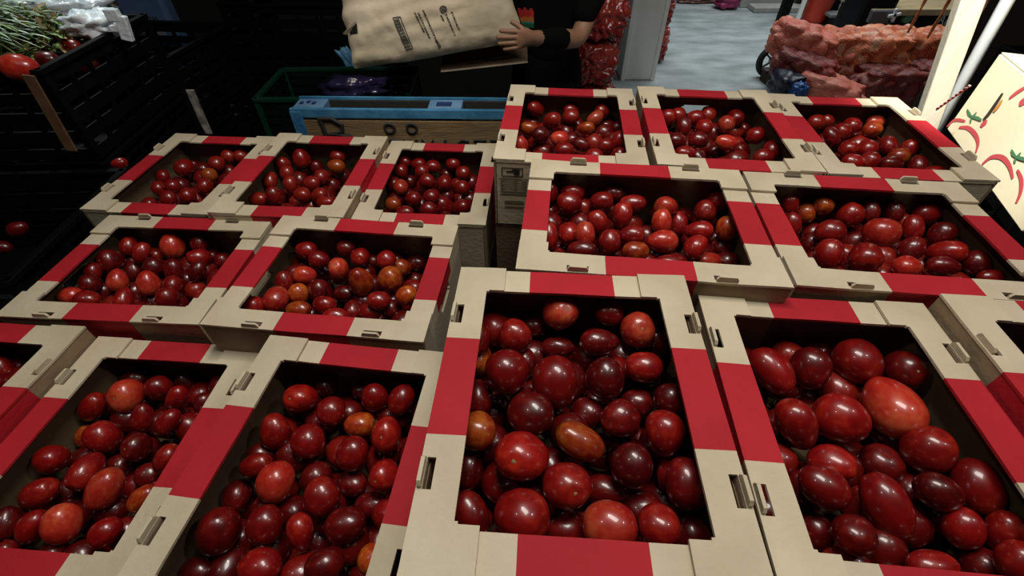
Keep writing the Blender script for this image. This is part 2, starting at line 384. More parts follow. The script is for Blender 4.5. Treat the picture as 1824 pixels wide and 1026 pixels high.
# ------------------------------------------------------------------ tomatoes
# (x, y, rx, ry, [angle], flags) in zoomed-crop coordinates: o orange, b bright, d low and darkened for shade, s stem scar showing
TD = {
'I': (1.812, 680, 460, [(578,178,58,56,0,'bs'),(732,178,47,46),(823,232,57,58,0,'bs'),(425,248,54,55),(486,190,30,28,0,'d'),(568,290,55,35,0,'d'),(703,272,75,44),(400,370,70,75,20),(455,340,35,45,0,'d'),(563,400,75,88),(720,385,65,70),(845,350,63,53),(312,255,30,50),(300,320,32,34,0,'od'),(480,500,75,72),(768,520,65,62),(935,455,55,52),(910,565,65,78),(308,560,62,65,0,'o'),(640,590,95,60,-30,'o'),(442,635,88,82,0,'s'),(600,735,80,78,0,'s'),(808,668,70,75),(980,725,75,88,0,'k'),(450,830,90,92),(735,865,90,88,0,'b'),(285,830,60,90,30),(725,750,60,45,0,'d'),(660,500,45,45,0,'d'),(820,470,45,40,0,'d'),(890,870,70,85),(840,810,50,45,0,'d'),(590,880,50,50,0,'d'),(280,680,45,60,0,'d'),(310,450,50,60,0,'d'),(920,280,50,50,0,'d'),(860,180,60,40,0,'d'),(1000,900,50,60,0,'d')]),
'J': (1.95, 1220, 500, [(300,315,72,88,35),(385,500,75,105,25),(435,305,78,75),(598,280,92,75),(810,318,85,72,0,'ks'),(720,435,110,95,0,'b'),(540,480,108,88,-25),(850,590,105,90),(510,640,75,65),(670,640,85,75,0,'d'),(480,715,105,78,-35),(700,780,95,120,15),(880,730,110,70,-30),(1080,720,100,100),(440,220,45,40,0,'d'),(880,490,50,40,0,'d'),(560,980,80,45,0),(860,990,110,60,0),(980,860,80,80),(1110,880,80,80,0),(590,880,80,70),(1040,1000,80,70,0,'d'),(1160,975,60,60,0),(450,870,50,50,0,'d')]),
'G': (2.25, 0, 570, [(512,297,72,68,0,'bs'),(370,345,60,72,-35),(568,390,52,60,-15),(675,410,50,78,-35),(635,275,42,35),(705,310,45,58,-35),(755,230,45,40,0,'d'),(408,470,78,70,30),(548,512,60,58,0,'s'),(668,555,48,54,-30),(820,340,40,45,0,'d'),(290,460,45,40,0,'od'),(215,560,85,60,40),(345,605,75,62,0),(420,675,82,90,-20,'b'),(600,620,50,40,0,'d'),(160,690,110,62,30),(570,715,80,45,40,'o'),(250,815,92,90,0,'b'),(130,830,70,85,-30),(425,855,85,58,50),(20,815,45,45),(20,950,50,75),(275,1010,65,35),(220,950,60,60,0,'d'),(130,985,55,45,0,'d'),(480,590,45,40,0,'d'),(430,1000,60,50,0,'d'),(330,930,50,50,0,'d'),(60,890,50,40,0,'d')]),
'H': (2.25, 200, 570, [(880,215,50,42,0,'d'),(1045,210,60,42,0,'d'),(755,315,72,58,0,'s'),(650,445,65,78),(880,365,60,60),(1055,310,55,55),(1160,320,52,66,-25),(1190,255,30,30,0,'d'),(790,485,72,72),(990,420,60,48,0,'o'),(1100,460,60,75,0,'s'),(965,535,65,75,-20),(575,580,78,45,20),(660,650,82,88,-10,'b'),(835,705,75,85),(1085,620,60,65,0,'s'),(465,700,48,45,0,'d'),(430,845,95,105,-10),(615,820,78,88,-10),(755,850,55,90,10),(940,820,88,78,20),(1110,775,65,60),(590,990,95,85),(850,980,85,80,25),(1040,740,40,30,0,'d'),(1060,960,55,50,0,'o'),(1240,380,30,50,0,'d'),(1200,540,30,40,0,'d'),(960,660,55,45,0,'d'),(310,1000,60,50,0,'d'),(720,760,40,40,0,'d'),(520,760,40,40,0,'d'),(450,990,60,60,0,'d')]),
'L': (2.923, 800, 280, [(640,170,55,40),(625,235,68,60),(515,175,22,30),(850,175,50,35),(795,230,60,50),(903,300,52,70),(955,240,70,45),(1130,260,62,50,0,'b'),(1110,335,48,60,0,'b'),(1190,345,32,50),(1330,285,58,60,0,'s'),(1395,220,40,35),(1455,370,42,46,0,'o'),(1070,215,50,45,0,'d'),(1190,210,45,40,0,'d'),(605,320,52,38,0,'o'),(775,340,52,66,25),(625,400,55,60),(710,400,55,66,0,'b'),(520,410,42,62),(690,480,80,50),(840,440,45,50),(950,410,60,50),(1110,440,85,62,0,'b'),(970,490,70,52,0,'o'),(1300,385,65,45),(1285,470,60,70,-40),(1350,540,80,48,0,'b'),(1145,555,60,38),(850,515,45,40,0,'d'),(1010,550,50,38),(520,290,40,50,0,'d'),(1470,470,60,60,0,'d'),(1410,450,40,60,0,'d'),(560,530,40,40,0,'d'),(1220,300,40,40,0,'d'),(1500,550,40,35,0,'d')]),
'M': (3.477, 1300, 300, [(340,175,52,68,10),(540,215,60,50,0,'o'),(455,270,65,55,0,'o'),(390,345,48,78,10),(740,285,90,78,-20),(850,240,70,80,0,'k'),(1000,250,60,60,0,'k'),(1185,245,108,65,0),(940,395,135,95,-8,'B'),(1040,330,45,45,0,'b'),(1135,370,62,72),(1310,410,100,80,-20),(620,400,105,75,0),(620,530,100,98,0),(840,545,115,92,-25),(1130,500,75,70,-30),(1340,520,75,52),(1100,615,98,60,0,'b'),(1320,610,130,62,-8),(1570,590,98,78),(1700,670,110,40,0),(1030,550,55,45,0,'d'),(1450,490,60,60,0,'d'),(700,210,50,40,0,'d'),(980,480,60,50,0,'d'),(740,640,60,50,0,'d'),(1500,640,60,50,0,'d'),(500,470,50,50,0,'d')]),
'D': (3.648, 0, 370, [(1120,245,88,82,0,'b'),(1300,235,62,66),(840,250,55,50),(920,290,60,68,-15),(720,345,85,78,0,'s'),(1290,320,62,50,15),(1280,410,55,72,-20),(1435,240,45,36,0,'d'),(1450,350,55,50,0,'d'),(555,405,55,48),(590,490,75,60,25),(760,470,78,75,0,'b'),(1000,380,60,48),(960,490,85,82,0,'b'),(1130,400,65,68,0),(390,565,78,48,0,'b'),(565,600,92,52,0),(800,590,62,70),(1090,590,85,75,0),(1120,510,50,50),(910,640,50,40,0,'d'),(650,440,34,34,0,'d'),(1000,600,50,50,0,'d'),(680,560,50,50,0,'d'),(870,410,50,50,0,'d'),(1220,480,40,40,0,'d')]),
'E': (3.648, 340, 370, [(750,275,78,62),(835,340,55,45),(1010,260,60,55,0,'k'),(1105,325,65,62,0,'s'),(875,270,44,42,0,'d'),(960,395,65,72,0,'bs'),(740,440,80,62,0,'b'),(1220,250,60,50,0,'d'),(1380,265,50,50,0,'d'),(1270,345,52,48),(1475,345,55,42,0,'d'),(1100,480,82,82,0,'O'),(1300,460,82,82,0,'O'),(1370,390,50,45,0,'o'),(1400,570,68,56,30,'o'),(610,485,48,58),(550,595,86,78,0,'b'),(700,560,46,46,0,'o'),(830,540,60,72),(1000,560,55,42,0,'d'),(870,630,66,52),(700,660,66,44,0,'o'),(1220,600,60,50),(1300,655,55,45),(1160,685,58,46),(1050,670,46,46),(400,640,48,42),(940,715,58,36),(490,530,44,44,0,'d'),(1320,600,40,40,0,'d'),(780,700,40,36,0,'d')]),
'A': (3.648, 0, 230, [(1000,305,55,52),(1195,250,65,60),(1035,385,45,42,0,'s'),(1220,430,50,42),(1120,370,52,42),(1095,450,42,38),(1410,225,58,52),(1485,180,50,42),(1360,300,46,38,0,'o'),(1330,370,55,50),(970,490,46,34),(1230,300,45,45,0,'d'),(1300,180,45,40,0,'d'),(1580,180,42,36)]),
'B': (3.648, 440, 230, [(350,190,62,60),(580,240,60,50,0,'o'),(590,180,48,42),(215,235,42,40),(260,290,38,40),(135,330,42,52),(375,260,50,50,0,'d'),(420,350,60,48),(285,360,45,50),(175,430,60,55),(360,430,50,42),(480,310,38,38),(555,370,42,45,0,'d'),(470,430,38,34),(75,455,42,30),(510,475,50,28),(460,220,50,50,0,'d')]),
'C': (3.648, 440, 230, [(1030,190,44,40),(1115,230,42,36),(1005,275,44,46),(1210,245,44,38),(1135,280,46,46),(1340,225,50,44),(1405,285,50,48),(1170,340,50,42),(1285,350,50,55),(1400,380,44,44),(1000,375,50,52,0,'b'),(915,360,34,34),(1080,450,44,42),(1200,440,55,52),(950,490,44,40,0,'o'),(1180,525,50,42),(1390,505,50,50),(1025,540,50,36),(1060,340,40,40,0,'d'),(1300,440,44,44,0,'d'),(1300,290,40,40,0,'d')]),
'N': (3.648, 880, 150, [(270,160,34,34),(500,150,42,34),(500,210,52,46),(695,155,34,34),(655,220,62,48,35,'b'),(595,285,68,38,0,'o'),(375,235,46,46),(230,285,46,36,0,'o'),(300,330,52,52),(425,350,60,52,0,'b'),(455,430,62,50),(165,400,40,50,0,'b'),(560,390,68,42,-25),(735,400,44,38),(820,360,36,42),(650,480,52,46),(310,440,48,40,0,'d'),(800,280,34,34,0,'d'),(820,470,42,42),(250,240,36,32,0,'d'),(740,250,50,40,0,'d'),(200,480,44,32,0,'d')]),
'O': (3.648, 880, 150, [(1125,215,46,46),(1235,270,46,62),(1190,200,36,34),(1310,215,50,42),(1385,200,32,36),(1365,285,48,48),(1510,262,60,60,0,'b'),(1565,215,36,36),(1700,330,58,52),(1185,370,54,50),(1325,370,62,50),(1510,375,80,52,-10,'b'),(1240,450,60,46),(1650,240,50,50,0,'d'),(1325,480,30,36),(1810,430,34,36),(1440,440,46,40,0,'d'),(1600,440,50,46,0,'d'),(1750,480,52,36)]),
'P': (3.648, 1324, 130, [(510,280,46,40),(475,320,55,42),(700,345,42,38),(845,305,65,42,0,'b'),(840,370,70,50,0,'O'),(575,410,46,62,25),(640,380,55,50),(680,490,68,58,-25),(800,490,70,58,-25),(940,470,55,56),(1130,500,70,60),(710,580,70,46,-15),(820,575,60,46),(1010,540,66,46,0,'o'),(960,590,100,60,0),(1140,600,60,56),(1240,650,66,36),(600,280,42,36,0,'d'),(960,340,46,46,0,'d'),(1040,420,50,50,0,'d')]),
'F': (2.25, 0, 570, [(8,200,45,42),(78,190,38,26,0,'d'),(-50,250,50,45),(-10,275,40,30,0,'d')]),
'K': (1.95, 1220, 500, [(1150,330,50,50,0,'d'),(1230,400,60,60,0,'d')]),
}
def tomato_mesh(key, seed, seg=20, rings=14):
    rnd = random.Random(seed); vs = []; fs = []
    egg = rnd.uniform(-.17, .17); l3 = rnd.uniform(.01, .05); ph = rnd.uniform(0, 6)
    bx, by = rnd.uniform(-.09, .09), rnd.uniform(-.09, .09)
    for i in range(rings+1):
        th = math.pi*i/rings; z = math.cos(th); rr = math.sin(th)**.92*(1-egg*z)
        dz = 0
        if z > .6: dz = -.10*math.exp(-(rr/.2)**2)
        if z < -.9: dz = -.03*math.exp(-(rr/.12)**2)
        for j in range(seg):
            a = 2*math.pi*j/seg; r2 = rr*(1+l3*math.cos(3*a+ph)*(.5+.5*z)+.02*math.cos(2*a+ph)+.05*noise.noise(Vector((math.cos(a)*rr*1.6, math.sin(a)*rr*1.6, z*1.6+seed))))
            vs.append((r2*math.cos(a)+bx*(1-z*z), r2*math.sin(a)+by*(1-z*z), z+dz))
            if i in (0, rings): break
    def idx(i, j):
        if i == 0: return 0
        if i == rings: return 1+(rings-1)*seg
        return 1+(i-1)*seg+j % seg
    for i in range(rings):
        for j in range(seg):
            if i == 0: fs.append((0, idx(1, j), idx(1, j+1)))
            elif i == rings-1: fs.append((idx(i, j), idx(rings, 0), idx(i, j+1)))
            else: fs.append((idx(i, j), idx(i+1, j), idx(i+1, j+1), idx(i, j+1)))
    mb = MB(); mb.add(vs, fs, TOM[key]); return mb
TMESH = {(k, s): tomato_mesh(k, s*7+3).mesh('tomato', True) for k in TOM for s in range(6)}
TLOW = [tomato_mesh('red', s*7+3, 12, 8) for s in range(4)]
mb = MB(); pts = []
n = 10
vs = [(0, 0, .905)]+[(.17*math.cos(6.283*i/n)*(1.35 if i % 2 else .8), .17*math.sin(6.283*i/n)*(1.35 if i % 2 else .8), .925+(.012 if i % 2 else 0)) for i in range(n)]+[(.15*math.cos(6.283*i/n), .15*math.sin(6.283*i/n), .84) for i in range(n)]
mb.add(vs, [(0, 1+i, 1+(i+1) % n) for i in range(n)]+[(1+i, 11+i, 11+(i+1) % n, 1+(i+1) % n) for i in range(n)], SCAR)
SCARM = mb.mesh('stem_scar', True)

placed = []     # dict per tomato
def crate_local(k, p):
    r = CROOT[k]; c, s = math.cos(-r.rotation_euler.z), math.sin(-r.rotation_euler.z)
    d = p-Vector(r.location); return Vector((c*d.x-s*d.y, s*d.x+c*d.y, d.z))
def crate_world(k, q):
    r = CROOT[k]; c, s = math.cos(r.rotation_euler.z), math.sin(r.rotation_euler.z)
    return Vector((c*q.x-s*q.y, s*q.x+c*q.y, q.z))+Vector(r.location)
for k, (sc, ox, oy, lst) in TD.items():
    zt = CR[k][3]; mine = []
    ents = []
    for e in lst:
        x, y, rx, ry = e[:4]; ang = e[4] if len(e) > 4 else 0; fl = e[5] if len(e) > 5 else ''
        ents.append((x/sc+ox, y/sc+oy, rx/sc, ry/sc, ang, fl))
    ents.sort(key=lambda e: (('d' in e[5]), -(e[2]+e[3])))
    for (x, y, rx, ry, ang, fl) in ents:
        best = None
        z0 = zt-(.092 if 'd' in fl else .052)
        for st in range(16):
            z = z0-st*.004; p = at_z(x, y, z); dep = (p-CAMPOS).dot(AD); pix = dep/FPX
            tx, ty = (x-CX)/FPX, (y-CY)/FPX
            a, b = rx*pix/math.sqrt(1+tx*tx), ry*pix/math.sqrt(1+ty*ty); rm = math.sqrt(a*b)
            f = min(max(rm, .021), .046 if 'B' in fl else .040)/rm
            a, b, rm = a*f, b*f, rm*f
            q = crate_local(k, p)
            lx, ly = .150-rm*.95, .187-rm*.95
            q2 = Vector((min(max(q.x, -lx), lx), min(max(q.y, -ly), ly), q.z)); off = (q2-q).length
            pen = max([0]+[(t['r']+rm)*.93-(crate_world(k, q2)-t['p']).length for t in mine])
            if best is None or pen+off*.5 < best[0]-1e-5: best = (pen+off*.5, crate_world(k, q2), a, b, rm)
            if pen <= 0: break
        pen, p, a, b, rm = best
        if pen > .012: a *= .9; b *= .9; rm *= .9
        mine.append(dict(k=k, p=p, a=a, b=b, r=rm, ang=ang, fl=fl, px=x, py=y, app=rm/((p-CAMPOS).dot(AD))))
    placed += mine
# settle small remaining overlaps inside each crate
for it in range(25):
    for k in TD:
        mine = [t for t in placed if t['k'] == k]
        for i, s in enumerate(mine):
            for t in mine[i+1:]:
                d = s['p']-t['p']; L = d.length; mn = (s['r']+t['r'])*.93
                if 1e-6 < L < mn:
                    mv = d*((mn-L)/L*.5*.6); s['p'] = s['p']+mv*(.3 if s['r'] > t['r'] else 1); t['p'] = t['p']-mv*(.3 if t['r'] > s['r'] else 1)
                    s['p'].z = min(s['p'].z, CR[k][3]-.045); t['p'].z = min(t['p'].z, CR[k][3]-.045)
for t in placed:
    q = crate_local(t['k'], t['p']); r = t['r']; q.x = min(max(q.x, r-.151), .151-r); q.y = min(max(q.y, r-.188), .188-r)
    q.z = max(q.z, r+.007); t['p'] = crate_world(t['k'], q)
def tomato_matrix(t, rnd):
    ang = R(t['ang']); ax = AR*math.cos(ang)+AU*math.sin(ang); ay = -AR*math.sin(ang)+AU*math.cos(ang)
    a, b = t['a'], t['b']
    if 's' in t['fl']:     # stem end turned towards the viewer
        tilt = Vector((rnd.uniform(-.3, .3), rnd.uniform(-.3, .3), 0))
        zd = (-AD+ax*tilt.x+ay*(tilt.y+.1)).normalized(); xd = (ax-zd*ax.dot(zd)).normalized(); yd = zd.cross(xd)
        return xd, yd, zd, a, b, (a+b)/2*1.1
    if max(a, b)/min(a, b) < 1.1:
        tl = rnd.uniform(.3, .9)
    else: tl = rnd.uniform(0, .35)
    if a >= b: zd = ax; sd = ay; L, S = a, b
    else: zd = ay; sd = ax; L, S = b, a
    sg = rnd.choice((-1, 1)); zd = zd*sg
    # foreshortened long axis: lengthen so that the outline stays the same
    z2 = (zd*math.cos(tl)-AD*math.sin(tl)*rnd.choice((-1, 1))).normalized()
    L2 = min(math.sqrt(max(L*L-(S*math.sin(tl))**2, S*S*.8)) / math.cos(tl), S*1.5)
    xd = (sd-z2*sd.dot(z2)).normalized(); yd = z2.cross(xd)
    return xd, yd, z2, S, S, L2
placed.sort(key=lambda t: -t['app'])
INDIV = placed[:296]; REST = placed[296:]
ORD = ['first', 'second', 'third', 'fourth', 'fifth', 'sixth', 'seventh', 'eighth', 'ninth', 'tenth']
SHORT = {'A': 'far left corner crate', 'B': 'middle crate of back left row', 'C': 'right crate of back left row', 'D': 'left crate of second left row',
 'E': 'right crate of second left row', 'F': 'crate at left photo edge', 'G': 'front left crate', 'H': 'front crate left of centre', 'I': 'raised centre crate',
 'J': 'front right crate', 'K': 'crate at right photo edge', 'L': 'wide crate behind raised centre one', 'M': 'wide crate at right', 'N': 'left crate of back right row',
 'O': 'middle crate of back right row', 'P': 'crate beside white post'}
def look(t):
    fl = t['fl']; c = 'red'
    if 'O' in fl: c = 'large orange-red'
    elif 'B' in fl: c = 'big bright orange-red'
    elif 'o' in fl: c = 'orange-streaked'
    elif 'b' in fl: c = 'bright red'
    elif 'd' in fl or 'k' in fl: c = 'darkened red'
    return c
for k in TD:
    ts = sorted([t for t in INDIV if t['k'] == k], key=lambda t: t['py'])
    if not ts: continue
    nrow = max(1, round(math.sqrt(len(ts))*.95)); per = math.ceil(len(ts)/nrow)
    for r_ in range(nrow):
        row = sorted(ts[r_*per:(r_+1)*per], key=lambda t: t['px'])
        for c_, t in enumerate(row):
            t['label'] = '%s tomato, %s from left, %s row from back, %s' % (look(t), ORD[c_], ORD[r_], SHORT[k])
            if 's' in t['fl']: t['label'] = '%s stem-up tomato, %s from left, %s row, %s' % (look(t), ORD[c_], ORD[r_], SHORT[k])
rnd = random.Random(11)
for i, t in enumerate(INDIV):
    fl = t['fl']; key = 'orange' if ('o' in fl or 'O' in fl) else 'bright' if ('b' in fl or 'B' in fl) else 'deep_shaded' if ('k' in fl or 'd' in fl) else ('deep_shaded' if rnd.random() < .25 else 'red')
    xd, yd, zd, sx, sy, sz = tomato_matrix(t, rnd)
    o = obj('tomato', TMESH[(key, i % 6)])
    o.matrix_world = Matrix.Translation(t['p']) @ Matrix((xd, yd, zd)).transposed().to_4x4() @ Matrix.Diagonal((sx, sy, sz, 1))
    tag(o, t['label'], 'tomato', 'tomatoes in the '+SHORT[t['k']])
    if 's' in fl: obj('stem_scar', SCARM, o)
# everything smaller or deeper in the crates: one mass of tomatoes
pile = MB()
def add_pile(t, key, rnd, low):
    xd, yd, zd, sx, sy, sz = tomato_matrix(t, rnd); M = Matrix((xd, yd, zd)).transposed() @ Matrix.Diagonal((sx, sy, sz))
    src = TLOW[rnd.randrange(4)] if low else THI[rnd.randrange(4)]
    pile.add([t['p']+M @ v for v in src.v], src.f, TOM[key])
THI = [tomato_mesh('red', s*7+3, 16, 11) for s in range(4)]
for t in REST:
    fl = t['fl']; key = 'orange' if ('o' in fl or 'O' in fl) else 'bright' if 'b' in fl else 'deep_shaded' if 'd' in fl else 'red'
    add_pile(t, key, rnd, False)
for k in TD:
    have = [(t['p'], t['r']) for t in placed if t['k'] == k]; zt = CR[k][3]; h = (zt-.122)/NLAY[k]
    if k in 'FK': ztop = h-.065
    else: ztop = h-.086
    for tr in range(2200):
        r = rnd.uniform(.022, .029)
        q = Vector((rnd.uniform(r-.15, .15-r), rnd.uniform(r-.187, .187-r), 0))
        q.z = rnd.uniform(r+.008, ztop) if tr > 700 else ztop-rnd.uniform(0, .02)
        p = crate_world(k, q)
        if all((p-a).length > (r+b)*.86 for a, b in have):
            have.append((p, r))
            add_pile(dict(p=p, a=r*rnd.uniform(.95, 1.15), b=r, ang=rnd.uniform(0, 180), fl=''), rnd.choice(('deep_shaded', 'deep_shaded', 'red')), rnd, True)
o = pile.build('tomato_pile', smooth=True)
tag(o, 'mass of smaller and deeper red tomatoes filling all the cardboard crates', 'tomatoes', kind='stuff')

# ------------------------------------------------------------------ wooden pallets under the stacks
def pallet(cx, cy, L, Wd, yaw, label):
    root = empty('pallet', (cx, cy, 0), R(yaw)); tag(root, label, 'pallet')
    n = 7
    for i in range(n):
        mb = MB(); mb.box((0, -Wd/2+.05+(Wd-.1)*i/(n-1), .111), (L, .1, .022), WOOD); mb.build('deck_board', root)
    for i in (-1, 0, 1):
        mb = MB(); mb.box((i*(L/2-.05), 0, .06), (.09, Wd, .08), WOOD); mb.build('stringer', root)
    for i in (-1, 0, 1):
        mb = MB(); mb.box((0, i*(Wd/2-.05), .01), (L, .09, .02), WOOD); mb.build('bottom_board', root)
pallet(-.56, .925, .98, .75, -4.5, 'wooden pallet under the two rear left rows of tomato crates')
pallet(-.63, .31, .99, .37, -4.5, 'wooden pallet under the front left tomato crate stacks')
pallet(.47, .865, .98, .75, -4.5, 'wooden pallet under the two rear right rows of tomato crates')
pallet(.41, .245, .98, .37, -4.5, 'wooden pallet under the front centre and right crate stacks')

# ------------------------------------------------------------------ black plastic produce crates at the left
def plastic_crate(x, y, z, L, Wd, H, yaw, label, m=BLACKP, name='produce_crate', slats=5, group=None, rimm=None, cat='crate'):
    root = empty(name, (x, y, z), R(yaw)); tag(root, label, cat, group)
    rimm = rimm or m
    mb = MB(); mb.box((0, 0, .004), (L-.02, Wd-.02, .008), m); mb.build('base', root)
    for ax, s in ((0, 1), (0, -1), (1, 1), (1, -1)):
        mb = MB(); ln = (Wd if ax == 0 else L)-.03
        def P(a, zz): return (s*(L/2-.012), a, zz) if ax == 0 else (a, s*(Wd/2-.012), zz)
        def D(a, t, zz): return (t, a, zz) if ax == 0 else (a, t, zz)
        for i in range(slats):
            zz = .02+(H-.05)*i/(slats-1); mb.box(P(0, zz), D(ln, .008, (H-.05)/(slats-1)*.62), m)
        for i in range(7): mb.box(P(-ln/2+ln*i/6, H/2), D(.012, .012, H-.02), m)
        mb.build('side_panel', root)
    mb = MB()
    for s in (-1, 1):
        mb.box((s*(L/2-.008), 0, H-.008), (.022, Wd, .016), rimm); mb.box((0, s*(Wd/2-.008), H-.008), (L, .022, .016), rimm)
    mb.build('rim', root, bevel=.002)
    for sx in (-1, 1):
        for sy in (-1, 1):
            mb = MB(); mb.box((sx*(L/2-.012), sy*(Wd/2-.012), H/2), (.022, .022, H-.01), rimm); mb.build('corner_post', root)
    return root
# stack nearest the camera at far left (greens on top)
for i in range(4):
    plastic_crate(-1.65, 1.60, i*.285, .66, .56, .28, 2, ['lowest black plastic crate under the leafy greens', 'second black plastic crate from the floor under the leafy greens',
        'third black plastic crate from the floor under the leafy greens', 'top black plastic crate at far left holding tomatoes and leafy greens'][i], group='black crates at far left')
for i in range(3):
    plastic_crate(-1.475, .99, i*.293, .62, .50, .288, 3, ['lowest black crate left of the rear tomato crates', 'middle black crate left of the rear tomato crates',
        'top black crate with loose tomatoes left of the rear tomato crates'][i], group='low black crates at left')
for i in range(4):
    plastic_crate(-1.63, 2.19, i*.245, .60, .46, .24, -6, ['lowest black crate of the stack with a worn white label strip', 'second black crate from the floor behind the back left row',
        'third black crate from the floor behind the back left row', 'top open black crate with shiny edges behind the back left row'][i], group='black crates behind the left rows')
for i in range(3):
    plastic_crate(-1.1, 2.95, i*.33, .8, .55, .325, -3, ['lowest large black crate in front of the dark partition', 'middle large black crate in front of the dark partition',
        'top large black crate in front of the dark partition'][i], group='large black crates by the partition')
BR = mat('brown_tape', (.12, .06, .025), .7, (.2, .11, .05), 14)
LB = mat('worn_label', (.05, .05, .045), .7, (.5, .48, .42), 22, detail=8)
TL = mat('teal_plastic', (.0, .13, .10), .5)
def strip(px0, py0, px1, py1, y, wd, m, name, label, cat):
    a = at_y(px0, py0, y); b = at_y(px1, py1, y); mb = MB(); mb.bar(a, b, wd, .006, m, up=(0, -1, 0)); return tag(mb.build(name), label, cat)
strip(50, 134, 128, 268, 1.295, .03, BR, 'cardboard_strip', 'brown cardboard corner strip on the black crates at far left', 'strip')
strip(246, 145, 290, 248, 1.91, .014, TL, 'plastic_strap', 'thin teal plastic strap on the black crates, behind far left tomato crate', 'strap')
strip(338, 160, 372, 238, 1.915, .032, LB, 'paper_label', 'worn white paper strip on a black crate post', 'label')
# loose tomatoes in the black crates
def loose(px, py, z, r, key, label, ang=0, L=1.3):
    p = at_z(px, py, z); t = dict(a=r*L, b=r, ang=ang, fl=''); xd, yd, zd, sx, sy, sz = tomato_matrix(t, random.Random(int(px)))
    o = obj('tomato', TMESH[(key, int(px) % 4)]); o.matrix_world = Matrix.Translation(p) @ Matrix((xd, yd, zd)).transposed().to_4x4() @ Matrix.Diagonal((sx, sy, sz, 1))
    tag(o, label, 'tomato', 'loose tomatoes in the black crates'); return o
loose(36, 121, 1.135, .036, 'bright', 'dull orange-red tomato at the top left, below the leafy greens', 5, 1.3)
loose(150, 113, 1.07, .029, 'bright', 'shiny red tomato alone in the black crate right of the greens', 20, 1.35)
loose(130, 84, 1.10, .024, 'deep_shaded', 'dark red tomato under the white bag in the black crate', 0)
loose(85, 106, 1.10, .026, 'deep_shaded', 'dark red tomato between the two bright ones in the black crate', 0)
loose(32, 408, .845, .020, 'deep_shaded', 'small red tomato in the dark low crate, mid left edge', 30)
loose(4, 441, .845, .018, 'deep_shaded', 'dim red tomato at the left photo edge, below another small one', 0)
loose(213, 291, .875, .018, 'red', 'tiny red tomato between black crate and far left tomato crate', 20)

# leafy greens, built as many small leaf blades
G1 = mat('leaf_green', (.10, .17, .04), .6, (.2, .3, .09), 9, rnd=.2)
G2 = mat('pale_leaf_rib', (.34, .46, .36), .55, (.55, .66, .52), 12)
G3 = mat('dry_leaf', (.20, .13, .05), .8, (.34, .25, .11), 10)
def blade(mb, p, d, L, wd, m, rn, n=5, curl=.6):
    d = Vector(d).normalized(); s = d.cross(Vector((0, 0, 1)))
    if s.length < .1: s = Vector((1, 0, 0))
    s.normalize(); k = len(mb.v); i = mb.mi(m); p = Vector(p); cur = d.copy()
    for j in range(n+1):
        t = j/n; ww = wd*math.sin(math.pi*(.12+.86*t))**.8; u = s.cross(cur).normalized()*ww*.35
        wob = rn.uniform(-.15, .15)*wd
        mb.v += [p-s*ww+u+Vector((0, 0, wob)), p.copy(), p+s*ww+u-Vector((0, 0, wob))]
        p = p+cur*(L/n); cur = (cur+Vector((rn.uniform(-.1, .1), rn.uniform(-.1, .1), -curl/n))).normalized()
    for j in range(n):
        for q in (0, 1): mb.f.append([k+j*3+q, k+j*3+q+1, k+j*3+q+4, k+j*3+q+3]); mb.m.append(i)
def greens(name, label, cx, cy, cz, rx, ry, rz, n, mats_, L, wd, seed, dirb=None, curl=.8):
    rn = random.Random(seed); root = empty(name, (cx, cy, cz)); tag(root, label, 'greens')
    for bi, mm in enumerate(mats_):
        mb = MB()
        for i in range(n//len(mats_)):
            th = rn.uniform(0, 6.283); q = math.sqrt(rn.random()); x, y = rx*q*math.cos(th), ry*q*math.sin(th); z = rz*(1-q*q)*rn.uniform(.3, 1)
            d = Vector((x/rx+rn.uniform(-.5, .5), y/ry+rn.uniform(-.5, .5), rn.uniform(-.2, .8)))
            if dirb: d += Vector(dirb)
            blade(mb, (x, y, z), d, L*rn.uniform(.6, 1.2), wd*rn.uniform(.6, 1.3), mm, rn, curl=curl)
        o = mb.build('leaves' if bi == len(mats_)-1 else 'stalks', root, smooth=True); o['kind'] = 'stuff'
    return root
greens('leafy_bunch', 'pale feathery white-green bunch at the top left photo corner', -1.80, 1.62, 1.14, .20, .17, .13, 1300, [G2, G2, G1], .13, .0035, 3, dirb=(.6, -.2, .2))
greens('leaf_heap', 'olive green leaf heap hanging over the black crate edge', -1.70, 1.56, 1.08, .18, .10, .08, 420, [G1, G1, G3], .06, .007, 5)
greens('dry_leaf_heap', 'brown and olive wilted leaves right of the pale bunch', -1.56, 1.70, 1.09, .12, .11, .09, 380, [G3, G1], .05, .008, 8)

# crumpled sheets and bags
def blob(name, c, s, m, seed, amp=.25, fr=3.0, seg=36, rings=24, rot=None, parent=None, sq=1.0, build=True, amp2=0, fr2=12):
    vs = []; fs = []; sd = Vector((seed*3.7, seed*1.3, seed*2.1))
    for i in range(rings+1):
        th = math.pi*i/rings
        for j in range(seg):
            a = 2*math.pi*j/seg; d = Vector((math.sin(th)*math.cos(a), math.sin(th)*math.sin(a), math.cos(th)))
            k = 1/max(abs(d.x), abs(d.y), abs(d.z))**(sq*.55) if sq > 0 else 1
            r = k*(1+amp*noise.noise(d*fr+sd)+amp2*abs(noise.noise(d*fr2+sd)))
            v = Vector((d.x*r*s[0], d.y*r*s[1], d.z*r*s[2]))
            if rot is not None: v = rot @ v
            vs.append(v)
    for i in range(rings):
        for j in range(seg): fs.append((i*seg+j, (i+1)*seg+j, (i+1)*seg+(j+1) % seg, i*seg+(j+1) % seg))
    mb = MB(); mb.add(vs, fs, m)
    if not build: return mb
    return mb.build(name, parent, smooth=True, loc=c)
CLR = mat('clear_film', (.30, .34, .36), .25, (.5, .55, .6), 14, .5, 25, spec=.8)
WHB = mat('white_plastic_bag', (.62, .70, .76), .35, (.85, .9, .95), 8, .5, 40)
